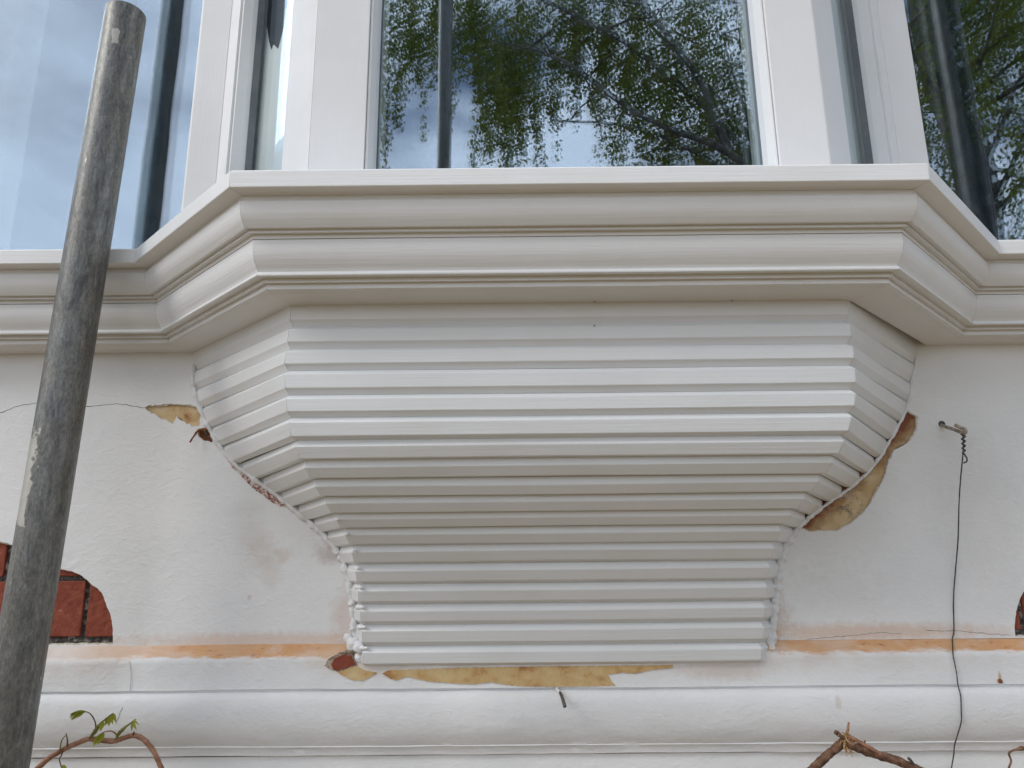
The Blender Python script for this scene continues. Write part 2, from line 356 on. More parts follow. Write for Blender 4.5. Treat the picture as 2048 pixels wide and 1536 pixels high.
def tube(pts, rad, seg=8, sub=5, jitter=0.0, smooth=60):
    """tapered tube along a smoothed path; rad is a number or (start, end) or a function of t"""
    P = catmull(pts, sub) if sub > 1 else [Vector(p) for p in pts]; n = len(P); rings = []
    tang = (P[1]-P[0]).normalized(); ref = tang.orthogonal().normalized()
    for i, p in enumerate(P):
        t = ((P[min(i+1, n-1)]-P[max(i-1, 0)])).normalized()
        ref = (ref-t*ref.dot(t)).normalized(); bi = t.cross(ref); f = i/(n-1)
        r = rad(f) if callable(rad) else (rad if not isinstance(rad, tuple) else rad[0]+(rad[1]-rad[0])*f)
        ring = []
        for k in range(seg):
            a = 2*math.pi*k/seg; rr = r*(1+jitter*rnd.uniform(-1, 1))
            ring.append(tuple(p+(ref*math.cos(a)+bi*math.sin(a))*rr))
        rings.append(ring)
    return loft(rings, smooth=smooth)
def sheet(outer, holes, y, depth, name='sheet'):
    """flat x-z sheet with holes, front face at y, edges turned back by depth"""
    loops = [outer]+holes; V2 = []; E = []; 
    for lp in loops:
        s = len(V2); V2 += [Vector(p) for p in lp]
        E += [(s+i, s+(i+1) % len(lp)) for i in range(len(lp))]
    vo, eo, fo, *_ = delaunay_2d_cdt(V2, E, [], 0, 1e-7)
    def inside(pt, lp):
        c = False; j = len(lp)-1
        for i in range(len(lp)):
            if (lp[i][1] > pt[1]) != (lp[j][1] > pt[1]) and pt[0] < (lp[j][0]-lp[i][0])*(pt[1]-lp[i][1])/(lp[j][1]-lp[i][1])+lp[i][0]: c = not c
            j = i
        return c
    F = []
    for f in fo:
        ct = sum((vo[i] for i in f), Vector((0, 0)))/len(f)
        if inside(ct, outer) and not any(inside(ct, h) for h in holes): F.append(tuple(f))
    V = [(p.x, y, p.y) for p in vo]
    for lp in loops:
        s = len(V); n = len(lp)
        V += [(p[0], y, p[1]) for p in lp]+[(p[0], y+depth, p[1]) for p in lp]
        F += [(s+i, s+(i+1) % n, s+n+(i+1) % n, s+n+i) for i in range(n)]
    me = bpy.data.meshes.new(name); me.from_pydata(V, [], F)
    bm = bmesh.new(); bm.from_mesh(me); bmesh.ops.remove_doubles(bm, verts=bm.verts, dist=1e-6); bmesh.ops.recalc_face_normals(bm, faces=bm.faces)
    bm.to_mesh(me); bm.free(); me.update(); return me
def ragged(poly, amp=0.0007, step=0.003, seed=0):
    """subdivide an outline and roughen it"""
    o = []; n = len(poly)
    for i in range(n):
        a, b = Vector(poly[i]), Vector(poly[(i+1) % n]); k = max(1, int((b-a).length/step))
        for j in range(k):
            p = a.lerp(b, j/k); q = Vector((p.x*300+seed, p.y*300, seed))
            o.append((p.x+amp*noise.noise(q), p.y+amp*noise.noise(q+Vector((50, 9, 3)))))
    return o

# ------------------------------------------------------------------ ground
g = mesh('ground', [(-60, -80, -1.6), (60, -80, -1.6), (60, 0.3, -1.6), (-60, 0.3, -1.6)], [(0, 1, 2, 3)])
go = link('ground', g, M_GROUND); go['kind'] = 'structure'

# ------------------------------------------------------------------ rendered wall
HOLE_BRICK_L = [(-0.772,0.0583),(-0.7121,0.0374),(-0.6958,0.0329),(-0.6824,0.0273),(-0.662,0.0156),(-0.6454,0.0082),(-0.6305,0.0032),(-0.6164,0.0001),(-0.6072,-0.0036),(-0.5985,-0.0091),(-0.5916,-0.0146),(-0.5828,-0.0206),(-0.5759,-0.0272),(-0.5686,-0.042),(-0.564,-0.0497),(-0.5613,-0.0568),(-0.5582,-0.0702),(-0.5562,-0.0865),(-0.7477,-0.0868)]
HOLE_BRICK_R = [(0.6162,-0.0152),(0.5564,-0.0337),(0.5509,-0.0413),(0.5446,-0.053),(0.5398,-0.0676),(0.5375,-0.0789),(0.537,-0.0868),(0.6014,-0.0870)]
HOLE_YEL_L = [(-0.5503,0.2065),(-0.5448,0.2101),(-0.5298,0.2103),(-0.5124,0.2121),(-0.4912,0.2099),(-0.4765,0.2064),(-0.4745,0.1832),(-0.4827,0.1813),(-0.4915,0.1847),(-0.5012,0.1908),(-0.5061,0.1948),(-0.5097,0.1849),(-0.5193,0.1896),(-0.5281,0.193),(-0.5344,0.1977),(-0.5406,0.2004)]
HOLE_SMALL = [(-0.4772,0.178),(-0.4663,0.1785),(-0.457,0.1686),(-0.4563,0.1608),(-0.4695,0.1635),(-0.4759,0.1701)]
HOLE_YEL_R = [(0.2897,0.0448),(0.3011,0.0404),(0.3193,0.0408),(0.3362,0.0413),(0.3527,0.0488),(0.3671,0.0595),(0.3806,0.0724),(0.3901,0.088),(0.4,0.1012),(0.4065,0.1132),(0.4082,0.1208),(0.4172,0.1368),(0.4191,0.1413),(0.4369,0.1502),(0.4427,0.1553),(0.4522,0.1683),(0.4564,0.1847),(0.4513,0.188),(0.4433,0.1934),(0.4257,0.1777),(0.4146,0.1614),(0.3995,0.1486),(0.3851,0.1358),(0.3609,0.12),(0.3357,0.0936),(0.3159,0.0856),(0.302,0.0732),(0.2913,0.0608)]
STRIP_RED = [(-0.440,0.146),(-0.4287,0.1355),(-0.4051,0.1182),(-0.3882,0.1063),(-0.365,0.0911),(-0.3527,0.0796),(-0.350,0.076),(-0.3643,0.0775),(-0.3762,0.0842),(-0.3895,0.0942),(-0.4015,0.1022),(-0.412,0.1135),(-0.428,0.1270)]
CR1 = [(-0.7743,0.1895),(-0.7371,0.2017),(-0.7156,0.2108),(-0.6932,0.2146),(-0.6601,0.2116),(-0.6238,0.2092),(-0.6044,0.211),(-0.5869,0.2122),(-0.5737,0.2114),(-0.5631,0.2093),(-0.555,0.2072),(-0.5484,0.2065)]

wall = empty('rendered_wall', 'white painted plaster wall around and below the bay, flaking to brick', 'wall', (0, 0.1, -1.6))
WX = 2.2
holes = [ragged(h, 0.0006 if i < 2 else 0.0016, 0.0022, i*7) for i, h in enumerate((HOLE_BRICK_L, HOLE_BRICK_R, HOLE_YEL_L, HOLE_SMALL, HOLE_YEL_R))]
link('plaster', sheet([(-WX, -0.0885), (WX, -0.0885), (WX, 0.34), (-WX, 0.34)], holes, 0.0, 0.009), M_PLASTER, wall)
link('plaster', box(-WX, WX, -0.008, 0.2, -1.6, -0.2112), M_PLASTER, wall)
link('masonry_core', box(-WX, WX, 0.0265, 0.2, -0.2112, 0.345), M_MORTAR, wall)
for x0, x1 in ((-WX, -1.52), (1.52, WX)):
    link('pier', box(x0, x1, 0.0, 0.2, 0.40, 2.6), M_PLASTER, wall)
link('lintel', box(-1.52, 1.52, 0.005, 0.2, 1.62, 2.6), M_PLASTER, wall)
# old paint bared where the white coat has come away
def layer(name, poly, y, mat, parent, thick=0.006, grow=0.004, seed=0):
    cx = sum(p[0] for p in poly)/len(poly); cz = sum(p[1] for p in poly)/len(poly); q = []
    for x, z in poly:
        d = Vector((x-cx, z-cz)); l = d.length or 1; q.append((x+d.x/l*grow, z+d.y/l*grow))
    return link(name, sheet(q, [], y, thick), mat, parent)
o = layer('old_paint', HOLE_YEL_L, 0.0034, M_YELLOW, wall); o['label'] = 'bared yellow old paint left of the corbel'
o = layer('old_paint', HOLE_YEL_R, 0.0036, M_PATCH_R, wall); o['label'] = 'bared yellow and rust-brown old paint right of the corbel'
o = layer('old_paint', HOLE_SMALL, 0.006, M_RUST, wall)
o = link('scuff', sheet(ragged(STRIP_RED, 0.0012, 0.002, 5), [], -0.0004, 0.002), M_REDSCUFF, wall); o['label'] = 'reddish scuffed strip beside the corbel edge'
def rim(poly, y, inner, seed, mat):
    cx = sum(p[0] for p in poly)/len(poly); cz = sum(p[1] for p in poly)/len(poly)
    big = ragged([(x+(x-cx)*0.02, z+(z-cz)*0.02) for x, z in poly], 0.0004, 0.003, seed); n = len(poly); small = []
    for i in range(n):                                    # offset inwards along the edge normal
        a, b, c = Vector(poly[i-1]), Vector(poly[i]), Vector(poly[(i+1) % n]); t = (c-a).normalized(); nn = Vector((-t.y, t.x))
        if nn.dot(Vector((cx, cz))-b) < 0: nn = -nn
        small.append(tuple(b+nn*inner*(0.5+abs(noise.noise(Vector((b.x*170, b.y*170, seed))))*1.6)))
    return link('plaster_edge', sheet(big, [ragged(small, 0.0011, 0.002, seed+3)], y, 0.004), mat, wall)
rim(HOLE_YEL_L, 0.0011, 0.0016, 31, M_RIM); rim(HOLE_YEL_R, 0.0012, 0.0017, 32, M_RIM); rim(HOLE_BRICK_L, 0.0030, 0.0016, 33, M_RIM); rim(HOLE_BRICK_R, 0.0030, 0.0014, 34, M_RIM)
# bricks bared at the lower corners
def brick(x0, x1, z0, z1, y):
    L, H, Dp = x1-x0, z1-z0, 0.019; 
    o = link('brick', box(-L/2, L/2, 0, Dp, -H/2, H/2), M_BRICK); bevel(o, 0.0012, 2)
    o.parent = wall; o.matrix_parent_inverse = Matrix.Translation(-root_of(wall))
    o.location = ((x0+x1)/2, y, (z0+z1)/2); o.rotation_euler = (0, R(rnd.uniform(-.25, .25)), 0); return o
for x0, x1, z0, z1 in ((-0.813, -0.6010, -0.0775, -0.0115), (-0.5950, -0.46, -0.0775, -0.0115), (-0.925, -0.7060, -0.0055, 0.0620), (-0.7005, -0.489, -0.0055, 0.0620),
                       (0.45, 0.549, -0.0790, -0.0155), (0.5555, 0.765, -0.0790, -0.0155), (0.49, 0.66, -0.0055, 0.058)):
    brick(x0, x1, z0, z1, 0.0050+rnd.uniform(0, 0.0008))
for x0, x1, z0, z1 in ((-0.9, -0.45, -0.0885, 0.07), (0.5, 0.75, -0.0885, 0.06)):
    link('mortar', box(x0, x1, 0.0085, 0.026, z0, z1), M_MORTAR, wall)
def crack(name, pts3, r, parent, mat=M_DARK, seed=0):
    P = []
    for i in range(len(pts3)-1):
        a, b = Vector(pts3[i]), Vector(pts3[i+1]); n = max(2, int((b-a).length/0.004))
        for j in range(n):
            p = a.lerp(b, j/n); q = p*260; P.append(p+Vector((noise.noise(q), 0, noise.noise(q+Vector((9, 9, 9)))))*0.0013)
    P.append(Vector(pts3[-1]))
    return link(name, tube([tuple(p) for p in P], lambda t: r*(0.45+0.55*abs(noise.noise(Vector((t*14, seed, 0)))*1.5)), 5, 1), mat, parent)
crack('crack', [(x, 0.0, z) for x, z in CR1], 0.0006, wall, seed=1)
crack('crack', [(0.285, 0, -0.0875), (0.35, 0, -0.083), (0.375, 0, -0.0805), (0.40, 0, -0.0825)], 0.0004, wall, seed=4)
crack('crack', [(0.43, 0, -0.079), (0.47, 0, -0.0795), (0.50, 0, -0.083), (0.53, 0, -0.085)], 0.0004, wall, seed=5)

# ------------------------------------------------------------------ string course below
course = empty('string_course', 'rounded white plaster string course under the corbel with rust-orange top edge', 'moulding', (0, 0, -0.21))
prof = [(0.008, -0.0870), (-0.0015, -0.0885), (-0.0060, -0.0945), (-0.0120, -0.1010), (-0.0142, -0.1040), (-0.0146, -0.1080), (-0.0146, -0.1340), (-0.0150, -0.1376),
        (-0.0112, -0.1386), (-0.0112, -0.1404), (-0.0175, -0.1416)]
prof += [(-0.0205, -0.1438), (-0.0228, -0.1480), (-0.0242, -0.1540), (-0.0250, -0.1610), (-0.0252, -0.1680), (-0.0248, -0.1745), (-0.0238, -0.1805), (-0.0222, -0.1860), (-0.0200, -0.1910), (-0.0176, -0.1955)]
prof += [(-0.0155, -0.1990), (-0.0160, -0.2000), (-0.0135, -0.2030), (-0.0125, -0.2095), (-0.0090, -0.2107), (0.02, -0.2110), (0.02, -0.0870)]
rings = []
NX = 520
for j in range(NX+1):
    x = -1.5+3.0*j/NX; ring = []
    for i, (y, z) in enumerate(prof):
        e = 0 if i in (0, len(prof)-1, len(prof)-2) else 1
        q = Vector((x*4.5, i*0.12, 2.0)); q2 = Vector((x*22, i*0.5, 7.0)); q3 = Vector((x*70, i*0.9, 3.0))
        ring.append((x, y+e*(0.0012*noise.noise(q)+0.0007*noise.noise(q2)+0.0004*noise.noise(q3)), z+e*(0.0011*noise.noise(q+Vector((0, 40, 0)))+0.0006*noise.noise(q2+Vector((0, 9, 4)))) - x*0.0012))
    rings.append(ring)
link('course', loft(rings, smooth=38), M_COURSE, course)
YF = -0.0148
CHIP_BRICK = [(-0.2863,-0.1099),(-0.2825,-0.1032),(-0.2726,-0.0988),(-0.2636,-0.0998),(-0.2592,-0.1062),(-0.2581,-0.1101),(-0.2649,-0.1121),(-0.2771,-0.1161),(-0.2831,-0.1155)]
CHIP_EDGE = [(-0.294,-0.1109),(-0.2907,-0.1042),(-0.278,-0.0968),(-0.2686,-0.0937),(-0.2613,-0.0972),(-0.2570,-0.1060),(-0.2560,-0.111),(-0.2771,-0.118),(-0.288,-0.115)]
YEL_1 = [(-0.2806,-0.1172),(-0.2709,-0.1228),(-0.2604,-0.1276),(-0.2494,-0.128),(-0.2407,-0.1245),(-0.2317,-0.1193),(-0.2469,-0.1164),(-0.2572,-0.1112),(-0.2632,-0.1101),(-0.2759,-0.1161)]
YEL_2 = [(-0.2255,-0.1199),(-0.2185,-0.1244),(-0.2093,-0.1289),(-0.2025,-0.1256),(-0.1964,-0.124),(-0.1825,-0.1269),(-0.1664,-0.1298),(-0.1455,-0.1314),(-0.1172,-0.1328),(-0.0978,-0.1304),(-0.0807,-0.1339),(-0.0636,-0.1357),(-0.0295,-0.1366),(0.019,-0.1365),(0.0493,-0.1362),(0.0443,-0.131),(0.0404,-0.1238),(0.0588,-0.1217),(0.0729,-0.123),(0.0909,-0.1192),(0.1176,-0.1167),(0.1178,-0.1139),(-0.0272,-0.1138),(-0.1457,-0.115),(-0.2167,-0.1166)]
link('chip', sheet(ragged(CHIP_EDGE, 0.0009, 0.002, 3), [], YF-0.0012, 0.006), M_CHIP, course)
o = link('brick_chip', sheet(ragged(CHIP_BRICK, 0.0004, 0.002, 4), [], YF-0.0018, 0.006), M_BRICK, course); o['label'] = 'red brick showing through a chip at the corbel foot'
for p, s in ((YEL_1, 1), (YEL_2, 2)):
    o = link('old_paint', sheet(ragged(p, 0.0008, 0.002, s), [], YF-0.0009-0.0002*s, 0.006), M_YELLOW2, course); o['label'] = 'bared ochre-yellow old paint under the corbel'
crack('crack', [(-0.5264,-0.0150,-0.1039),(-0.523,-0.0156,-0.1168),(-0.5217,-0.0156,-0.1279),(-0.5219,-0.0152,-0.1374)], 0.0004, course, seed=6)
crack('crack', [(-0.5225,-0.0210,-0.1440),(-0.5245,-0.0246,-0.1540),(-0.5270,-0.0256,-0.1640),(-0.5300,-0.0256,-0.1720)], 0.0004, course, seed=7)

# ------------------------------------------------------------------ corbel of v-grooved slats
corbel = empty('corbel', 'white painted timber corbel of stacked horizontal slats tapering down under the bay', 'corbel', (-0.012, 0, -0.11))
ROWS = [  # projection of the slat's lower arris, its height, left and right mitre x, left and right x at the wall
 (0.1790,0.2900,-0.3100,0.2990,-0.4935,0.4690),
 (0.1810,0.2647,-0.3100,0.2983,-0.4905,0.4650),(0.1835,0.2390,-0.3104,0.2972,-0.4874,0.4560),(0.1860,0.2137,-0.3112,0.2958,-0.4801,0.4495),
 (0.1870,0.1866,-0.3085,0.2940,-0.4661,0.4369),(0.1865,0.1614,-0.3052,0.2901,-0.4505,0.4205),(0.1825,0.1355,-0.3005,0.2825,-0.4295,0.4020),
 (0.1719,0.1134,-0.2927,0.2740,-0.3994,0.3820),(0.1551,0.0949,-0.2851,0.2655,-0.3716,0.3583),(0.1369,0.0775,-0.2776,0.2548,-0.3495,0.3310),
 (0.1181,0.0605,-0.2695,0.2445,-0.3275,0.3050),(0.0981,0.0453,-0.2625,0.2365,-0.3096,0.2865),(0.0800,0.0277,-0.2565,0.2313,-0.2924,0.2719),
 (0.0647,0.0077,-0.2538,0.2292,-0.2795,0.2618),(0.0525,-0.0143,-0.2522,0.2278,-0.2724,0.2549),(0.0421,-0.0372,-0.2512,0.2268,-0.2676,0.2502),
 (0.0335,-0.0601,-0.2496,0.2252,-0.2641,0.2463),(0.0270,-0.0842,-0.2478,0.2231,-0.2607,0.2415),(0.0220,-0.1087,-0.2469,0.2212,-0.2566,0.2365)]
T = math.tan(R(22.5))
nail_me = None
for kk in range(1, len(ROWS)):
    A, B = ROWS[kk-1], ROWS[kk]
    t = Vector((B[0]-A[0], B[1]-A[1])); s = t.length; t.normalize(); nrm = Vector((-t.y, t.x))   # (P, z) plane, nrm points outward (+P)
    if nrm.x < 0: nrm = -nrm
    nx = ROWS[min(kk+1, len(ROWS)-1)]; t2 = Vector((nx[0]-B[0], nx[1]-B[1]))
    if t2.length < 1e-6: t2 = t.copy()
    t2.normalize(); n2 = Vector((-t2.y, t2.x)); n2 = n2 if n2.x > 0 else -n2
    a = Vector(A[:2]); b = Vector(B[:2]); gw, gd, gr = 0.0118, 0.0070, 0.0068
    jz = rnd.uniform(-.0003, .0003)
    if kk == 1: loc = [(a-nrm*0.0001, 0.0), (b, 1.0)]
    else: loc = [(a+t*(gr-0.0004)-nrm*gd, gr/s), (a+t*(gw+jz), gw/s), (b, 1.0)]
    last = kk == len(ROWS)-1
    loc += [((b+t*0.0062-nrm*0.0085) if last else (b+t2*gr-n2*gd), 1.0 + (0 if last else 0.0))]
    back = [(loc[-1][0]-n2*0.012, 1.0), (loc[0][0]-nrm*0.012, loc[0][1])]
    loc += back
    prof_c = []
    for p, f in loc:
        f = min(max(f, 0), 1); lin = [A[i]+(B[i]-A[i])*f for i in range(6)]
        prof_c.append((p, f, p.x-lin[0], lin))      # p.x-lin[0]: how far the point sits behind the face line
    yk = rnd.uniform(-.0002, .0002)
    mat = M_SLAT[kk % 3]
    # front slat, mitred at both ends
    ringL = [(lin[2]-T*dp+0.00015, -p.x+yk, p.y) for p, f, dp, lin in prof_c]
    ringR = [(lin[3]+T*dp-0.00015, -p.x+yk, p.y) for p, f, dp, lin in prof_c]
    sag = rnd.uniform(-.0006, .0006)
    ringM = [((l[0]+r[0])/2, l[1], l[2]+sag) for l, r in zip(ringL, ringR)]
    front = bevel(link('slat', loft([ringL, ringM, ringR], smooth=20), mat, corbel), 0.0007, 2)
    for sgn, ci, wi in ((-1, 2, 4), (1, 3, 5)):
        rc = [(lin[ci]+sgn*T*dp+sgn*0.00015, -p.x, p.y) for p, f, dp, lin in prof_c]
        rw = [(lin[wi]+sgn*dp*0.8+sgn*0.0015, 0.0015 if i < len(prof_c)-2 else 0.004, p.y) for i, (p, f, dp, lin) in enumerate(prof_c)]
        bevel(link('slat', loft([rc, rw], smooth=20), M_SLAT[(kk+1) % 3], corbel), 0.0007, 2)
    # filled nail hole near the middle
    if kk > 1:
        fc = a.lerp(b, 0.70); px = 0.008+rnd.uniform(-.004, .004)
        c0 = Vector((px, -fc.x-nrm.x*0.0002, fc.y+nrm.y*0.0002))
        for q in ([0] if rnd.random() < .6 else [0, 1]):
            cc = c0+Vector((q*rnd.choice((-1, 1))*rnd.uniform(.03, .2), 0, 0)); n3 = Vector((0, -nrm.x, nrm.y)); e1 = Vector((1, 0, 0)); e2 = n3.cross(e1)
            vs_ = [cc+n3*0.0003]+[cc+(e1*math.cos(u)*1.3+e2*math.sin(u))*0.0010 for u in [i*math.pi/4 for i in range(8)]]
            link('nail_hole', mesh('nail_hole', vs_, [(0, i+1, (i+1) % 8+1) for i in range(8)]), M_HOOK, front)
link('corbel_core', loft([[(x0, 0.003, z), (x0+0.004, -max(p-0.02, 0.001), z), (x1-0.004, -max(p-0.02, 0.001), z), (x1, 0.003, z)] for p, z, x0, x1, *_ in ROWS[::-1]][1:]), M_SLAT[0], corbel)
# caulk smeared down both edges where the slats meet the wall
for sgn, wi in ((-1, 4), (1, 5)):
    P = []
    for i, r_ in enumerate(ROWS[1:]):
        q = ROWS[1:][min(i+1, len(ROWS)-2)]
        for f in (0, .33, .66):
            if i == len(ROWS)-2 and f: break
            x = r_[wi]+(q[wi]-r_[wi])*f; z = r_[1]+(q[1]-r_[1])*f
            P.append((x+sgn*(0.0005+0.0012*noise.noise(Vector((z*180, sgn*4, 0)))), -0.0012, z))
    low = 1.35 if sgn < 0 else 1.2
    me = tube(P, lambda t, s=sgn: (0.0034*(0.8+0.6*t) if s < 0 else 0.0022+0.0034*min(1, max(0, (t-0.50)*6)))*(1+0.6*noise.noise(Vector((t*46, s*3, 1)))+0.3*noise.noise(Vector((t*130, s, 4)))), 9, 3, 0.26)
    link('caulk_bead', me, M_CAULK, corbel)
    for kk in range(11, len(ROWS)):
        r_ = ROWS[kk]; A = ROWS[kk-1]
        if sgn > 0: continue
        ci = 2 if sgn < 0 else 3
        p0 = Vector((A[ci]+sgn*0.004, -A[0]*0.55-0.004, A[1]-0.007)); p1 = Vector((A[ci]-sgn*0.006, -A[0]+0.001, A[1]-0.0065))
        pts = [tuple(p0.lerp(p1, f)) for f in (0, .5, 1)]
        link('caulk_blob', tube(pts, lambda t: 0.0033*(1-0.55*t)*(1+.3*noise.noise(Vector((t*9, kk, sgn)))), 8, 4, 0.1), M_CAULK, corbel)
for (x, y, z, r_) in ((-0.262, -0.010, -0.088, 0.0085), (-0.2535, -0.018, -0.0905, 0.007), (-0.2545, -0.014, -0.103, 0.0055), (-0.270, -0.006, -0.081, 0.0055)):
    bm = bmesh.new(); bmesh.ops.create_icosphere(bm, subdivisions=3, radius=r_)
    for v in bm.verts:
        v.co *= 1+0.35*noise.noise(v.co*260+Vector((x*99, 0, 0))); v.co.y *= 0.55; v.co += Vector((x, y, z))
    me = bpy.data.meshes.new('caulk_blob'); bm.to_mesh(me); bm.free(); me.shade_smooth(); link('caulk_blob', me, M_CAULK, corbel)

# ------------------------------------------------------------------ cornice and sill round the bay
P0, BB = 0.1857, 0.2444
def path_x(d_front):                       # mitre points of the path for a front projection
    xo = BB+T*(d_front-0.03); return xo, xo+P0
XE = 1.45
def run(name, profile, mats, parent, smooth=28, bev=None):
    """mitred run: wall, cant, front, cant, wall"""
    segs = []
    for sgn_a in range(5):
        rr = []
        for P, z in profile:
            xo, xi = path_x(P); yf, yw = -P, -(P-P0)
            pts = [(-XE, yw), (-xi, yw), (-xo, yf), (xo, yf), (xi, yw), (XE, yw)]
            a, b = pts[sgn_a], pts[sgn_a+1]
            dx, dy = b[0]-a[0], b[1]-a[1]; l = math.hypot(dx, dy); e = 0.00018
            rr.append(((a[0]+dx/l*e, a[1]+dy/l*e, z), (b[0]-dx/l*e, b[1]-dy/l*e, z)))
        N = 18 if sgn_a in (0, 2, 4) else 6; rg_ = []
        for j in range(N+1):
            f = j/N; e2 = 0 if j in (0, N) else 1; ring = []
            for a_, b_ in rr:
                p = Vector(a_).lerp(Vector(b_), f)
                p.z += e2*0.00035*noise.noise(Vector((p.x*9, sgn_a*3.0, p.z*3))); p.y += e2*0.00035*noise.noise(Vector((p.x*8, 7+sgn_a, p.z*3)))
                ring.append(tuple(p))
            rg_.append(ring)
        o = link(name, loft(rg_, smooth=smooth), mats, parent)
        if bev: bevel(o, bev, 2)
        segs.append(o)
    return segs
cornice = empty('bay_cornice', 'white moulded timber cornice and sill wrapping the three sided bay above the corbel', 'cornice', (0, 0, 0.28))
run('sill_board', [(0.2790, 0.3695), (0.2803, 0.3700), (0.2805, 0.3875), (0.2790, 0.3890), (0.150, 0.3975), (0.150, 0.3695)], M_SILL, cornice, bev=0.0006)
def arc(c0, c1, bulge, n=7):
    a, b = Vector(c0), Vector(c1); d = b-a; nn = Vector((-d.y, d.x)).normalized()
    if nn.x < 0: nn = -nn
    return [tuple(a.lerp(b, i/n)+nn*bulge*math.sin(math.pi*i/n)) for i in range(n+1)]
run('upper_moulding', [(0.2625, 0.36940), (0.2625, 0.3650)] + arc((0.2652, 0.3622), (0.2560, 0.3372), 0.0030, 9) + [(0.2504, 0.3382), (0.2500, 0.3378), (0.2510, 0.3342), (0.2452, 0.3350), (0.2448, 0.3304), (0.19, 0.3300), (0.19, 0.3694)], M_MOULD, cornice, bev=0.0003)
run('lower_moulding', arc((0.2442, 0.3298), (0.2348, 0.2985), 0.0036, 10) + [(0.2346, 0.2976), (0.2368, 0.2950), (0.2366, 0.2932), (0.2262, 0.2944), (0.2259, 0.2934), (0.2270, 0.2892), (0.2218, 0.2902), (0.2215, 0.2886), (0.2224, 0.2838), (0.2185, 0.2834), (0.2183, 0.2826), (0.19, 0.2826), (0.19, 0.3298)], M_MOULD, cornice, bev=0.0003)
run('soffit_board', [(0.2190, 0.2832), (0.2190, 0.2900), (0.1760, 0.2900), (0.1760, 0.2812), (0.2140, 0.2818)], M_MOULD, cornice)
xo, xi = path_x(0.20)
link('bay_floor', prism([(-xi, 0.05), (-xi, -(0.20-P0)), (-xo, -0.20), (xo, -0.20), (xi, -(0.20-P0)), (xi, 0.05)], 0.300, 0.368), M_MOULD, cornice)
link('sill_back', box(-XE, XE, -0.004, 0.2, 0.3451, 0.3690), M_MOULD, cornice)

# ------------------------------------------------------------------ windows
PF = 0.172; CX, _ = path_x(PF); WXI = CX+P0; YWIN = P0-PF
Z0, Z1, RB = 0.392, 1.60, 0.034
def win(name, label, A, B, wl, wr, la, lb, grey=(False, False), spacer=False, tw=0.001, glass=None, dl=0.07, dr=0.07):
    glass = glass or M_GLASS
    """window between plan points A and B (left to right seen from outside); wl, wr stile widths; la, lb back-mitre shifts"""
    A, B = Vector(A), Vector(B); d = (B-A); L = d.length; d.normalize(); n = Vector((d.y, -d.x))  # outward
    e = empty(name, label, 'window', (((A+B)/2).x, ((A+B)/2).y, Z0))
    pt = lambda t, dep: tuple(A+d*t-n*dep)
    g = 0.0002
    def stile(t0, t1, m0, m1, q=0.07):
        return bevel(link('stile', prism([pt(t0+g, 0), pt(t1, 0), pt(t1+m1*q, q), pt(t0+g+m0*q, q)], Z0, Z1), M_FRAME, e), 0.0008, 2)
    stile(0, wl, la, 0, dl); stile(L-wr, L-2*g, 0, lb, dr)
    for side in (0, 1):                                    # glazing beads
        t = (lambda q: wl+q) if side == 0 else (lambda q: L-wr-q)
        bevel(link('glazing_bead', prism([pt(t(0.0006), 0.0035), pt(t(0.0035), 0.004), pt(t(0.0075), 0.017), pt(t(0.0080), RB-0.0005), pt(t(0.0006), RB-0.0005)], Z0+0.0302, Z1-0.04), M_FRAME, e), 0.0005, 2)
        if grey[side]:
            link('gasket', prism([pt(t(0.0081), 0.0235), pt(t(0.0092), 0.0235), pt(t(0.0092), RB-0.0006), pt(t(0.0081), RB-0.0006)], Z0+0.03, Z1-0.04), M_GREY, e)
        elif spacer:
            link('spacer_bar', prism([pt(t(0.0085), RB+0.0075), pt(t(0.015), RB+0.0075), pt(t(0.015), RB+0.016), pt(t(0.0085), RB+0.016)], Z0+0.03, Z1-0.04), M_SPACER, e)
    bevel(link('bottom_rail', prism([pt(wl+g, 0.001), pt(L-wr-g, 0.001), pt(L-wr-g, 0.069), pt(wl+g, 0.069)], Z0, Z0+0.030), M_FRAME, e), 0.0008, 2)
    link('top_rail', prism([pt(wl+g, 0.001), pt(L-wr-g, 0.001), pt(L-wr-g, 0.069), pt(wl+g, 0.069)], Z1-0.04, Z1), M_FRAME, e)
    link('pane', prism([pt(wl+0.002, RB), pt(L-wr-0.002, RB), pt(L-wr-0.002, RB+0.004), pt(wl+0.002, RB+0.004)], Z0+0.0305, Z1-0.041), glass, e)
    # the inner leaf is not quite parallel (tw)
    if glass is M_GLASS: link('pane', prism([pt(wl+0.002, RB+0.0185), pt(L-wr-0.002, RB+0.0185+tw), pt(L-wr-0.002, RB+0.0225+tw), pt(wl+0.002, RB+0.0225)], Z0+0.0305, Z1-0.041), glass, e)
    return e
WE = 1.52
win('bay_window', 'wide front pane of the bay reflecting birch branches and a pole', (-CX, -PF), (CX, -PF), 0.0645, 0.0590, T, -T, spacer=True, tw=0.0014)
win('bay_window', 'narrow angled pane left of the wide front bay window', (-WXI, YWIN), (-CX, -PF), 0.030, 0.066, -T, -T, grey=(True, False), glass=M_GLASS_CLEAR, dl=0.0345)
win('bay_window', 'narrow angled pane right of the wide front bay window', (CX, -PF), (WXI, YWIN), 0.066, 0.030, T, T, grey=(False, True), glass=M_GLASS_CLEAR, dr=0.0345)
win('wall_window', 'large flat window left of the bay reflecting cloudy blue sky, behind the pole', (-WE, YWIN), (-WXI, YWIN), 0.06, 0.044, 0, T, tw=0.0055)
win('wall_window', 'large flat window right of the bay reflecting a dark tree trunk', (WXI, YWIN), (WE, YWIN), 0.040, 0.06, -T, 0, tw=0.002)
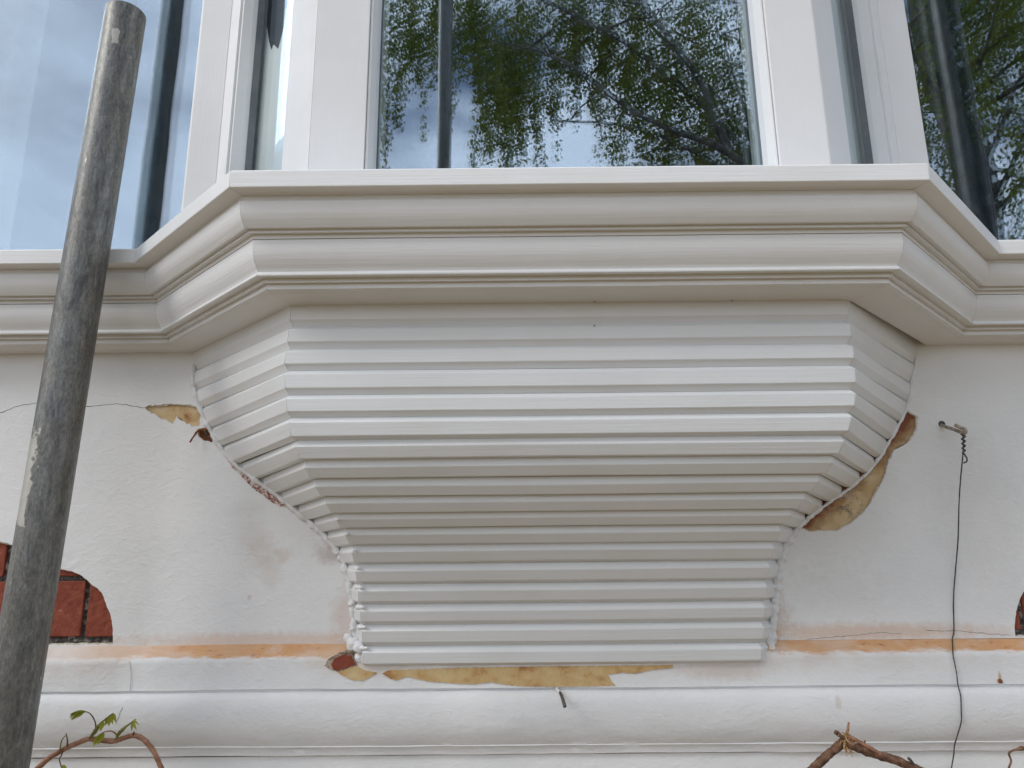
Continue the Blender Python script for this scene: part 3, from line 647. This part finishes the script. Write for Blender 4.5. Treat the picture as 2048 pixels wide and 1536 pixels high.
# bay roof, room behind
xo, xi = path_x(0.25)
link('bay_roof', prism([(-xi, 0.1), (-xi, -(0.25-P0)), (-xo, -0.25), (xo, -0.25), (xi, -(0.25-P0)), (xi, 0.1)], 1.601, 1.68), M_FRAME, wall)
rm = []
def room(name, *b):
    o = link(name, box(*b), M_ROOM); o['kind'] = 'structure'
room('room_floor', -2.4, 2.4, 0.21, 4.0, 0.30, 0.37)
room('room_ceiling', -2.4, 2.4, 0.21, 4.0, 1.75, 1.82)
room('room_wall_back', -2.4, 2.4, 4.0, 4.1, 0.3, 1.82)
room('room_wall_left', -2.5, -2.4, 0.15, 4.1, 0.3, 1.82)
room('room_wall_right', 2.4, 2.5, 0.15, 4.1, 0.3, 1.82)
# curtain behind the left window
ring0, ring1 = [], []
NP = 60
for i in range(NP+1):
    x = -1.75+0.77*i/NP; y = 0.30+0.010*math.sin(i*1.3)+0.004*math.sin(i*0.37)
    ring0.append((x, y, 0.42)); ring1.append((x, y, 1.6))
for r_ in (ring0, ring1):
    r_ += [(x, y+0.0015, z) for x, y, z in reversed(r_)]
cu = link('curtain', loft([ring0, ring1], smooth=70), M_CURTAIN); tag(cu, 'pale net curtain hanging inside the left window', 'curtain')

# white paper taped up inside the two angled panes while the frames are painted
def paper(label, sgn, prof_tz):
    Ao = Vector((sgn*CX, -PF)); d = Vector((sgn*0.70711, 0.70711)); n = Vector((sgn*0.70711, -0.70711)); V = []
    for dep in (0.0405, 0.0415):
        for t, z in prof_tz:
            p = Ao+d*t-n*dep; V.append((p.x, p.y, z))
    N = len(prof_tz)
    o = link('paper_sheet', mesh('paper', V, [tuple(range(N)), tuple(range(N, 2*N))]+[(i, (i+1) % N, (i+1) % N+N, i+N) for i in range(N)]), M_PAPER)
    return tag(o, label, 'paper')
paper('white paper behind the narrow left pane with pointed notch along its top', -1, [(0.070, 0.425), (0.229, 0.425), (0.229, 0.80), (0.216, 0.765), (0.206, 0.745), (0.200, 0.752), (0.184, 0.735), (0.170, 0.765), (0.158, 0.86), (0.070, 0.86)])
paper('white paper covering the inside of the narrow right pane', 1, [(0.070, 0.425), (0.229, 0.425), (0.229, 1.5), (0.070, 1.5)])

# ------------------------------------------------------------------ scaffold poles
def pole(label, foot, head, seg=56):
    f, h = Vector(foot), Vector(head); ax = (h-f); Lp = ax.length
    ro, ri = 0.02415, 0.0205; rings = []
    for r_, z in ((ri, 0.0), (ro, 0.0), (ro, Lp-0.0012), (ro-0.0010, Lp), (ri+0.0008, Lp), (ri, Lp-0.0012), (ri, 0.0)):
        rings.append([(r_*math.cos(2*math.pi*i/seg), r_*math.sin(2*math.pi*i/seg), z) for i in range(seg)])
    me = loft(rings, caps=False, smooth=35)
    for v in me.vertices: v.co.z -= -f.z*0 + 1.6        # local z is height above the eye line, like the world
    o = link('scaffold_pole', me, M_POLE); o.rotation_euler = Vector((0, 0, 1)).rotation_difference(ax).to_euler(); 
    o.location = f + ax.normalized()*1.6
    return tag(o, label, 'pole', 'scaffold poles standing in front of the wall')
pole('weathered grey scaffold pole with pale cement patch standing in front of the left window', (-0.6310, -0.125, -1.6), (-0.5664, -0.125, 0.705))
pole('dark scaffold pole seen only as a reflection in the wide front pane', (-0.29, -1.52, -1.6), (-0.285, -1.52, 3.6))
pole('scaffold pole seen only as a dark doubled reflection in the left hand window', (-0.84, -0.41, -1.6), (-0.84, -0.41, 3.2))
pole('scaffold pole seen only as a pale reflection in the right hand window', (0.805, -0.24, -1.6), (0.81, -0.24, 2.6))

# ------------------------------------------------------------------ hook and wire
WIRE = [(0.4891,-0.036,0.1532),(0.4866,-0.035,0.1328),(0.4814,-0.03,0.0996),(0.4779,-0.025,0.0695),(0.4762,-0.015,0.0278),(0.4735,-0.005,-0.0079),(0.4669,-0.003,-0.0434),(0.4624,-0.003,-0.0782),(0.4590,-0.003,-0.0880),(0.4540,-0.0105,-0.0966),(0.4494,-0.017,-0.1060),(0.4497,-0.0185,-0.1247),(0.4480,-0.021,-0.1375),(0.4465,-0.0262,-0.1500),(0.4440,-0.0275,-0.1650),(0.4425,-0.0275,-0.1760),(0.4370,-0.0240,-0.1930),(0.4345,-0.021,-0.2025),(0.4335,-0.018,-0.2136),(0.429,-0.018,-0.2272),(0.4233,-0.015,-0.2508)]
HOOK = [(0.4857,0.004,0.1752),(0.4848,-0.008,0.1704),(0.4863,-0.024,0.1636),(0.4885,-0.038,0.1567),(0.49,-0.041,0.158),(0.4892,-0.041,0.1611),(0.4864,-0.037,0.1638),(0.4843,-0.032,0.1679)]
hk = empty('wall_hook', 'bent rusty metal hook sticking out of the wall right of the corbel', 'hook', HOOK[0])
link('shank', tube(HOOK, 0.0023, 10, 4, 0.04), M_HOOK, hk)
hv = [(0.4857+0.0042*math.cos(i*math.pi/8), -0.0006, 0.1752+0.0042*math.sin(i*math.pi/8)) for i in range(16)]
link('socket', mesh('socket', hv+[(x, 0.004, z) for x, y, z in hv], [tuple(range(16))]+[(i, (i+1) % 16, (i+1) % 16+16, i+16) for i in range(16)]), M_DARK, hk)
wi_ = empty('hanging_wire', 'thin dark wire twisted round the hook and hanging down the wall', 'wire', WIRE[0])
link('strand', tube(WIRE, 0.00075, 6, 6, 0.1), M_WIRE, wi_)
tw = []
for i in range(60):
    f = i/59; z = 0.1575-0.0285*f; r_ = 0.0022*(1-0.4*f); a = f*2*math.pi*5
    tw.append((0.4890-0.0022*f+r_*math.cos(a), -0.0375+r_*math.sin(a)+0.002*f, z))
tw += [(0.4895, -0.036, 0.1265), (0.4898, -0.036, 0.1235), (0.4880, -0.037, 0.1210), (0.4840, -0.038, 0.1195)]
link('twist', tube(tw, 0.00095, 6, 1), M_WIRE, wi_)

# ------------------------------------------------------------------ small oddments on the wall
TW = [(-0.0185,-0.014,-0.1397),(-0.0159,-0.03,-0.143),(-0.0146,-0.046,-0.1464),(-0.0129,-0.052,-0.1528)]
n_ = empty('wall_nail', 'blackened bent nail sticking out below the middle of the corbel', 'nail', TW[0])
link('shank', tube(TW, lambda t: 0.0012+0.0009*min(1, t*1.6), 8, 4, 0.1), M_DARK, n_)
link('paint_flake', tube([(-0.0200,-0.0165,-0.1385),(-0.0185,-0.020,-0.1405),(-0.0165,-0.025,-0.1425)], 0.0019, 7, 3, 0.25), M_CAULK, n_)
RT = [(-0.4812,-0.010,0.1590),(-0.4768,-0.007,0.1694),(-0.4742,-0.004,0.175),(-0.4667,-0.003,0.1770),(-0.4622,0.0,0.1755)]
rt = empty('dead_root', 'short dark broken root end poking out left of the corbel', 'root', RT[-1])
link('root', tube(RT, (0.0010, 0.0021), 7, 4, 0.2), M_RUST, rt)
link('rootlet', tube([(-0.468,-0.003,0.177),(-0.463,-0.005,0.170),(-0.4595,-0.004,0.163)], (0.0016, 0.0008), 6, 3, 0.2), M_DARK, rt)
nl = link('nail_head', tube([(0.5014,-0.0125,-0.1349),(0.5014,-0.0150,-0.1349),(0.5014,-0.0164,-0.1349)], lambda t: 0.0026 if t < .9 else 0.0018, 10, 2, 0.1), M_RUST)
tag(nl, 'small round rusty nail head in the string course at far right', 'nail')

# ------------------------------------------------------------------ vines
VINE_L = [(-0.5954,-0.075,-0.2246),(-0.5906,-0.075,-0.2134),(-0.5842,-0.075,-0.2056),(-0.5726,-0.075,-0.1952),(-0.5575,-0.075,-0.1864),(-0.5446,-0.075,-0.181),(-0.5326,-0.075,-0.1771),(-0.5177,-0.075,-0.1787),(-0.5051,-0.075,-0.1793),(-0.4936,-0.075,-0.1759),(-0.484,-0.075,-0.174),(-0.4744,-0.075,-0.1771),(-0.4654,-0.075,-0.1847),(-0.4592,-0.075,-0.1922),(-0.454,-0.075,-0.2012),(-0.4486,-0.075,-0.2111),(-0.4416,-0.075,-0.2331),(-0.436,-0.07,-0.27),(-0.42,-0.06,-0.36)]
vl = empty('vine', 'leafy young vine shoot arching at the bottom left by the pole', 'vine', (-0.5954, -0.075, -0.42), 'vines along the bottom of the wall')
link('stem', tube([(-0.63,-0.07,-0.42),(-0.61,-0.073,-0.29)]+VINE_L, lambda t: 0.0030*(1-0.18*t)*(1+0.22*max(0, noise.noise(Vector((t*34, 0, 0))))), 9, 5, 0.06), M_VINE, vl)
def shoot(pts, r, mat=M_BUD, par=None): return link('shoot', tube(pts, r, 6, 5, 0.15), mat, par)
SH1 = [(-0.5316,-0.077,-0.1762),(-0.5258,-0.079,-0.1702),(-0.5212,-0.081,-0.1637),(-0.5154,-0.082,-0.1577),(-0.5088,-0.083,-0.1527),(-0.5048,-0.084,-0.1502)]
SH1P = [(-0.5244,-0.079,-0.1687),(-0.5238,-0.082,-0.1601),(-0.5264,-0.085,-0.1525),(-0.5307,-0.086,-0.1484),(-0.5357,-0.087,-0.1474),(-0.5433,-0.087,-0.1483),(-0.5492,-0.087,-0.1493)]
SH2 = [(-0.5031,-0.077,-0.1784),(-0.4985,-0.079,-0.1709),(-0.4926,-0.081,-0.1655),(-0.4861,-0.082,-0.1605),(-0.482,-0.083,-0.158)]
SH2P = [(-0.5004,-0.078,-0.1734),(-0.5042,-0.081,-0.1689),(-0.5087,-0.083,-0.1678),(-0.514,-0.084,-0.1693),(-0.5178,-0.084,-0.1738),(-0.5215,-0.084,-0.1788)]
shoot(SH1, lambda t: 0.0011+0.0012*math.sin(math.pi*min(1, t*1.7)), M_BUD, vl); shoot(SH1P, (0.0008, 0.0003), M_VINE2, vl)
shoot(SH2, lambda t: 0.0009+0.0012*math.sin(math.pi*min(1, t*1.5)), M_BUD, vl); shoot(SH2P, (0.0008, 0.0003), M_VINE, vl)
shoot([(-0.5544,-0.077,-0.1845),(-0.5537,-0.079,-0.1775),(-0.5558,-0.080,-0.170)], (0.0010, 0.0005), M_VINE2, vl)
shoot([(-0.5575,-0.077,-0.186),(-0.5583,-0.079,-0.1924),(-0.5599,-0.079,-0.1964),(-0.556,-0.079,-0.2053)], (0.0009, 0.0006), M_VINE2, vl)
shoot([(-0.562,-0.077,-0.1889),(-0.5592,-0.08,-0.1775),(-0.556,-0.08,-0.1725)], (0.0008, 0.0005), M_BUD, vl)
shoot([(-0.484,-0.075,-0.174),(-0.4835,-0.078,-0.1715),(-0.4822,-0.079,-0.1695)], (0.0014, 0.0007), M_VINE2, vl)
def leaf(base, direc, length, width, mat, par, droop=0.3, roll=0.0):
    b, d = Vector(base), Vector(direc).normalized(); side = d.cross(Vector((0, -1, 0))).normalized(); nn = side.cross(d)
    side = (side*math.cos(roll)+nn*math.sin(roll)); nn = side.cross(d)
    V = []; n = 6
    for i in range(n+1):
        t = i/n; wd = width*math.sin(math.pi*min(0.999, 0.06+0.94*t**0.8))**1.1 * (1 if t < 1 else 0)
        c = b+d*length*t-Vector((0, 0, 1))*droop*length*t*t
        V += [c+side*wd+nn*wd*0.5, c, c-side*wd+nn*wd*0.5]
    F = []
    for i in range(n):
        for k in (0, 1): F.append((i*3+k, i*3+k+1, i*3+k+4, i*3+k+3))
    return link('leaf', mesh('leaf', V, F, smooth=60), mat, par)
for (b, d, l, wd, dr, ro) in [
    ((-0.5330,-0.087,-0.1472), (-1, -.1, .02), .017, .0032, .10, .2), ((-0.5350,-0.087,-0.1474), (-.9, -.1, -.35), .017, .0036, .15, .7), ((-0.5365,-0.087,-0.1476), (-.85, -.2, -.5), .014, .0034, .2, -.3),
    ((-0.5400,-0.087,-0.1480), (-1, .1, -.12), .013, .0026, .15, .4), ((-0.5425,-0.087,-0.1485), (-.95, .1, -.45), .011, .0026, .2, -.5),
    ((-0.5150,-0.083,-0.1580), (-.15, -.2, -1), .011, .0034, .1, .2), ((-0.5085,-0.084,-0.1528), (.15, -.2, -1), .011, .0032, .1, .5), ((-0.5060,-0.084,-0.1506), (.35, -.2, -1), .012, .0034, .1, -.3), ((-0.5048,-0.084,-0.1502), (.6, -.2, -.7), .010, .0026, .4, .3), ((-0.5105,-0.083,-0.1545), (-.2, -.3, -.9), .009, .0028, .1, .9),
    ((-0.4825,-0.083,-0.1583), (1, -.1, .1), .009, .0017, .7, .3), ((-0.4830,-0.083,-0.1586), (.7, -.2, -.8), .011, .0020, .2, .1), ((-0.4835,-0.083,-0.1590), (.1, -.2, -1), .010, .0020, .1, .6), ((-0.4820,-0.083,-0.158), (.5, -.2, .6), .008, .0016, .5, .4),
    ((-0.5140,-0.084,-0.1693), (-.55, -.1, -.85), .017, .0034, .1, .2), ((-0.5125,-0.084,-0.1690), (-.4, -.2, -1), .014, .0034, .1, .8), ((-0.5165,-0.084,-0.1715), (-.6, 0, -.7), .013, .0028, .1, -.4),
    ((-0.5560,-0.079,-0.2020), (.9, -.2, -.3), .010, .0022, .4, .3), ((-0.5565,-0.079,-0.2035), (.7, -.2, -.8), .011, .0024, .2, .5)]:
    leaf(b, d, l*0.85, wd*0.72, M_VLEAF, vl, dr, ro)
vr = empty('vine', 'thick brown woody vine stem with torn fork at the bottom right', 'vine', (0.18, -0.075, -0.34), 'vines along the bottom of the wall')
wob = lambda r, s: (lambda t: r*(1+0.28*noise.noise(Vector((t*13, s, 0)))))
link('stem', tube([(0.17,-0.07,-0.34),(0.2291,-0.075,-0.2336),(0.2498,-0.075,-0.2142),(0.2645,-0.075,-0.202),(0.2774,-0.075,-0.1927),(0.2879,-0.075,-0.1858)], wob(0.0047, 1), 10, 6, 0.09), M_VINE2, vr)
link('stem', tube([(0.2862,-0.075,-0.1845),(0.2940,-0.078,-0.190),(0.3032,-0.077,-0.1935),(0.3187,-0.075,-0.1992),(0.3395,-0.075,-0.2051),(0.3598,-0.075,-0.2136),(0.3798,-0.075,-0.224),(0.42,-0.07,-0.25)], wob(0.0046, 2), 10, 6, 0.09), M_VINE2, vr)
link('stem', tube([(0.2905,-0.078,-0.1802),(0.2950,-0.080,-0.1824),(0.3032,-0.080,-0.1868),(0.3142,-0.080,-0.1930),(0.3240,-0.077,-0.1992)], wob(0.0021, 3), 8, 5, 0.1), M_VINE, vr)
link('stub', tube([(0.2900,-0.075,-0.1868),(0.2821,-0.078,-0.1797),(0.2790,-0.079,-0.1772),(0.2766,-0.08,-0.1757)], wob(0.0023, 4), 8, 4, 0.15), M_VINE2, vr)
link('stub', tube([(0.2873,-0.077,-0.1834),(0.2898,-0.079,-0.1760),(0.2908,-0.08,-0.1715),(0.292,-0.08,-0.1658)], (0.0019, 0.0010), 7, 4, 0.15), M_VINE, vr)
link('stub', tube([(0.3597,-0.077,-0.2146),(0.3564,-0.079,-0.2077),(0.3540,-0.08,-0.2045),(0.3515,-0.08,-0.2020)], (0.0011, 0.0017), 7, 4, 0.1), M_DARK, vr)
link('stub', tube([(0.3050,-0.080,-0.1885),(0.3068,-0.081,-0.1860),(0.3066,-0.081,-0.1838)], (0.0010, 0.0006), 6, 3, 0.1), M_VINE2, vr)
for i in range(26):
    a = rnd.uniform(0, 6.28); c = Vector((0.2875, -0.0785, -0.1838))
    p0 = c+Vector((rnd.uniform(-.004, .005), rnd.uniform(-.003, .002), rnd.uniform(-.009, .006)))
    p1 = p0+Vector((math.cos(a)*.004, rnd.uniform(-.003, 0), math.sin(a)*.0055)); p2 = p1+Vector((math.cos(a+.8)*.003, -.001, math.sin(a+.8)*.004))
    link('torn_fibre', tube([p0, p1, p2], (0.0009, 0.0004), 5, 2), M_FIBRE, vr)
td = empty('vine', 'thin curled vine tendril at the right edge of the wall foot', 'vine', (0.4555, -0.075, -0.30), 'vines along the bottom of the wall')
link('stem', tube([(0.445,-0.075,-0.30),(0.4555,-0.075,-0.2256),(0.4599,-0.075,-0.2149),(0.4639,-0.075,-0.207),(0.463,-0.075,-0.1996),(0.4689,-0.075,-0.1962),(0.48,-0.075,-0.1943),(0.49,-0.075,-0.1930),(0.53,-0.072,-0.20)], lambda t: 0.0011+0.0016*max(0, 1-abs(t-0.72)*14), 7, 6, 0.1), M_VINE2, td)

# ------------------------------------------------------------------ birches behind the camera, seen in the panes
def birch(label, base, height, lean, seed, nl, reach, leafn, dirbias, lowest, extra=(), skirt=()):
    rg = random.Random(seed)
    e = empty('birch_tree', label, 'tree', base, 'trees facing the house')
    b = Vector(base); top = b+Vector((lean[0], lean[1], height))
    tp = [b.lerp(top, i/8)+Vector((rg.uniform(-.12, .12), rg.uniform(-.12, .12), 0))*(i > 0) for i in range(9)]
    link('trunk', tube(tp, lambda t: 0.30*(1-t)**0.8+0.02, 12, 4, 0.05), M_BARK, e)
    curve = catmull(tp, 6); V = []; F = []; LV = []; LF = []
    def addtube(P, r0, r1, seg=5):
        n = len(P); s = len(V); ref = (P[1]-P[0]).orthogonal().normalized()
        for i, p in enumerate(P):
            t = (P[min(i+1, n-1)]-P[max(i-1, 0)]).normalized(); ref = (ref-t*ref.dot(t)).normalized(); bi = t.cross(ref); r = r0+(r1-r0)*i/(n-1)
            for k in range(seg): a = 6.2832*k/seg; V.append(p+(ref*math.cos(a)+bi*math.sin(a))*r)
        for i in range(n-1):
            for k in range(seg): F.append((s+i*seg+k, s+i*seg+(k+1) % seg, s+(i+1)*seg+(k+1) % seg, s+(i+1)*seg+k))
    hang = []
    for i in range(nl):
        f = lowest+(0.97-lowest)*i/nl+rg.uniform(-.02, .02); o0 = curve[min(len(curve)-1, int(f*(len(curve)-1)))]
        az = rg.uniform(-1.25, 1.25)+dirbias if rg.random() < .7 else rg.uniform(0, 6.28)
        ln = reach*(1.05-0.6*(f-lowest)/(1-lowest))*rg.uniform(.7, 1.1); h = Vector((math.cos(az), math.sin(az), 0))
        P = [o0+h*ln*t+Vector((0, 0, ln*(0.75*t-0.62*t*t)))+Vector((rg.uniform(-1, 1), rg.uniform(-1, 1), rg.uniform(-1, 1)))*0.10*ln*t*0.5 for t in [j/7 for j in range(8)]]
        addtube(P, 0.055*(1.1-f), 0.006, 6)
        for j in range(9):
            t = rg.uniform(.25, 1); q = P[min(7, int(t*7))]; az2 = az+rg.uniform(-1.3, 1.3); l2 = ln*rg.uniform(.2, .45)
            P2 = [q+Vector((math.cos(az2), math.sin(az2), 0.15))*l2*s-Vector((0, 0, l2*0.55*s*s)) for s in (0, .33, .66, 1)]
            addtube(P2, 0.009, 0.003, 4)
            for k in range(7): hang.append(P2[rg.choice((1, 2, 3, 3))]+Vector((rg.uniform(-.2, .2), rg.uniform(-.2, .2), 0)))
        for k in range(8): hang.append(P[rg.choice((4, 5, 6, 7))])
    def strand(q, ln, nlf, wd):
        dr = Vector((rg.uniform(-.16, .16), rg.uniform(-.16, .16), -1)); ph = rg.uniform(0, 6)
        tw = [q+dr*ln*t+Vector((math.sin(t*4+ph)*.07, math.cos(t*3+ph)*.07, 0)) for t in (0, .25, .5, .75, 1)]
        addtube(tw, 0.0035, 0.0012, 3)
        for k in range(nlf):
            t = rg.random()**0.8*4; a = tw[int(min(t, 3.999))]; b2 = tw[int(min(t, 3.999))+1]; w2 = wd*(1.15-0.22*t)
            p = a.lerp(b2, t % 1)+Vector((rg.gauss(0, w2), rg.gauss(0, w2), rg.gauss(0, .04)))
            d1 = Vector((rg.uniform(-1, 1), rg.uniform(-1, 1), rg.uniform(-1.8, .1))).normalized(); d2 = d1.cross(Vector((rg.uniform(-1, 1), rg.uniform(-1, 1), rg.uniform(-1, 1)))).normalized()
            sz = rg.uniform(.034, .060); s = len(LV)
            LV.extend([p, p+d1*sz*.45+d2*sz*.42, p+d1*sz*1.15, p+d1*sz*.45-d2*sz*.42]); LF.append((s, s+1, s+2, s+3))
    ns = max(1, int(leafn/95)); rg.shuffle(hang)
    for q in hang[:ns]: strand(q, rg.uniform(.5, 1.6), 95, .10)
    for path in extra:                                     # long arching limbs with a skirt of hanging twigs
        P = catmull([Vector(p) for p in path], 6)
        addtube(P, 0.065, 0.010, 7)
        for k in range(9):
            q = P[rg.randrange(4, len(P))]; a = rg.uniform(0, 6.28); l2 = rg.uniform(.5, 1.3)
            addtube([q+Vector((math.cos(a)*l2*t, math.sin(a)*l2*t*.7, l2*(.35*t-.4*t*t))) for t in (0, .3, .6, 1)], 0.014, 0.004, 4)
    for (xa, xb, ya, yb, za, zb, low, cnt) in skirt:
        for k in range(cnt):
            q = Vector((rg.uniform(xa, xb), rg.uniform(ya, yb), rg.uniform(za, zb))); ln = max(.5, (q.z-low)*rg.uniform(.55, 1.1)); strand(q, ln, int(60+38*ln), rg.uniform(.06, .12))
    me = bpy.data.meshes.new('limbs'); me.from_pydata([tuple(v) for v in V], [], F); me.shade_smooth(); link('limbs', me, M_BARK, e)
    me = bpy.data.meshes.new('crown'); me.from_pydata([tuple(v) for v in LV], [], LF); link('crown', me, M_LEAF, e)
    return e
birch('weeping birch whose trunk shows reflected in the right hand window', (5.0, -6.2, -1.6), 11.5, (-0.35, -0.2), 11, 26, 3.6, 36000, math.pi*0.3, 0.36, (), [(4.3, 7.2, -7.6, -5.6, 5.4, 8.0, 3.4, 90)])
birch('second birch whose leafy crown shows reflected in the wide front pane', (5.3, -9.4, -1.6), 13.0, (0.3, -0.3), 23, 14, 3.6, 14000, math.pi*0.97, 0.42,
      [[(5.2, -9.3, 2.4), (3.6, -8.4, 4.6), (1.8, -7.7, 6.2), (-0.2, -7.6, 7.4), (-2.4, -7.6, 7.8)],
       [(3.6, -8.4, 4.6), (2.6, -7.6, 4.9), (1.5, -7.4, 5.3), (0.6, -7.3, 6.0), (-0.3, -7.3, 6.3)], [(2.6, -7.6, 4.9), (2.2, -7.4, 5.9), (1.5, -7.3, 7.0), (1.2, -7.3, 8.2)],
       [(5.2, -9.3, 3.6), (3.8, -9.0, 5.3), (2.4, -8.8, 7.2), (0.9, -8.6, 8.6)],
       [(5.2, -9.3, 2.0), (4.0, -8.6, 3.6), (2.9, -8.3, 4.9), (1.7, -8.2, 5.6), (0.5, -8.1, 5.7)],
       [(5.2, -9.3, 1.6), (4.3, -8.8, 3.2), (3.4, -8.5, 5.0), (2.9, -8.4, 7.2)]],
      [(-2.3, -1.5, -8.6, -7.6, 7.0, 8.4, 5.0, 34), (-1.6, -0.5, -8.8, -7.6, 7.3, 8.6, 6.4, 46), (-0.6, 0.4, -8.9, -7.6, 6.6, 8.6, 5.0, 64),
       (0.5, 1.5, -9.0, -7.6, 6.6, 8.8, 6.0, 52), (1.3, 2.4, -9.2, -7.6, 6.0, 8.8, 5.0, 66), (2.2, 4.2, -9.4, -7.6, 5.6, 8.8, 4.8, 74)])
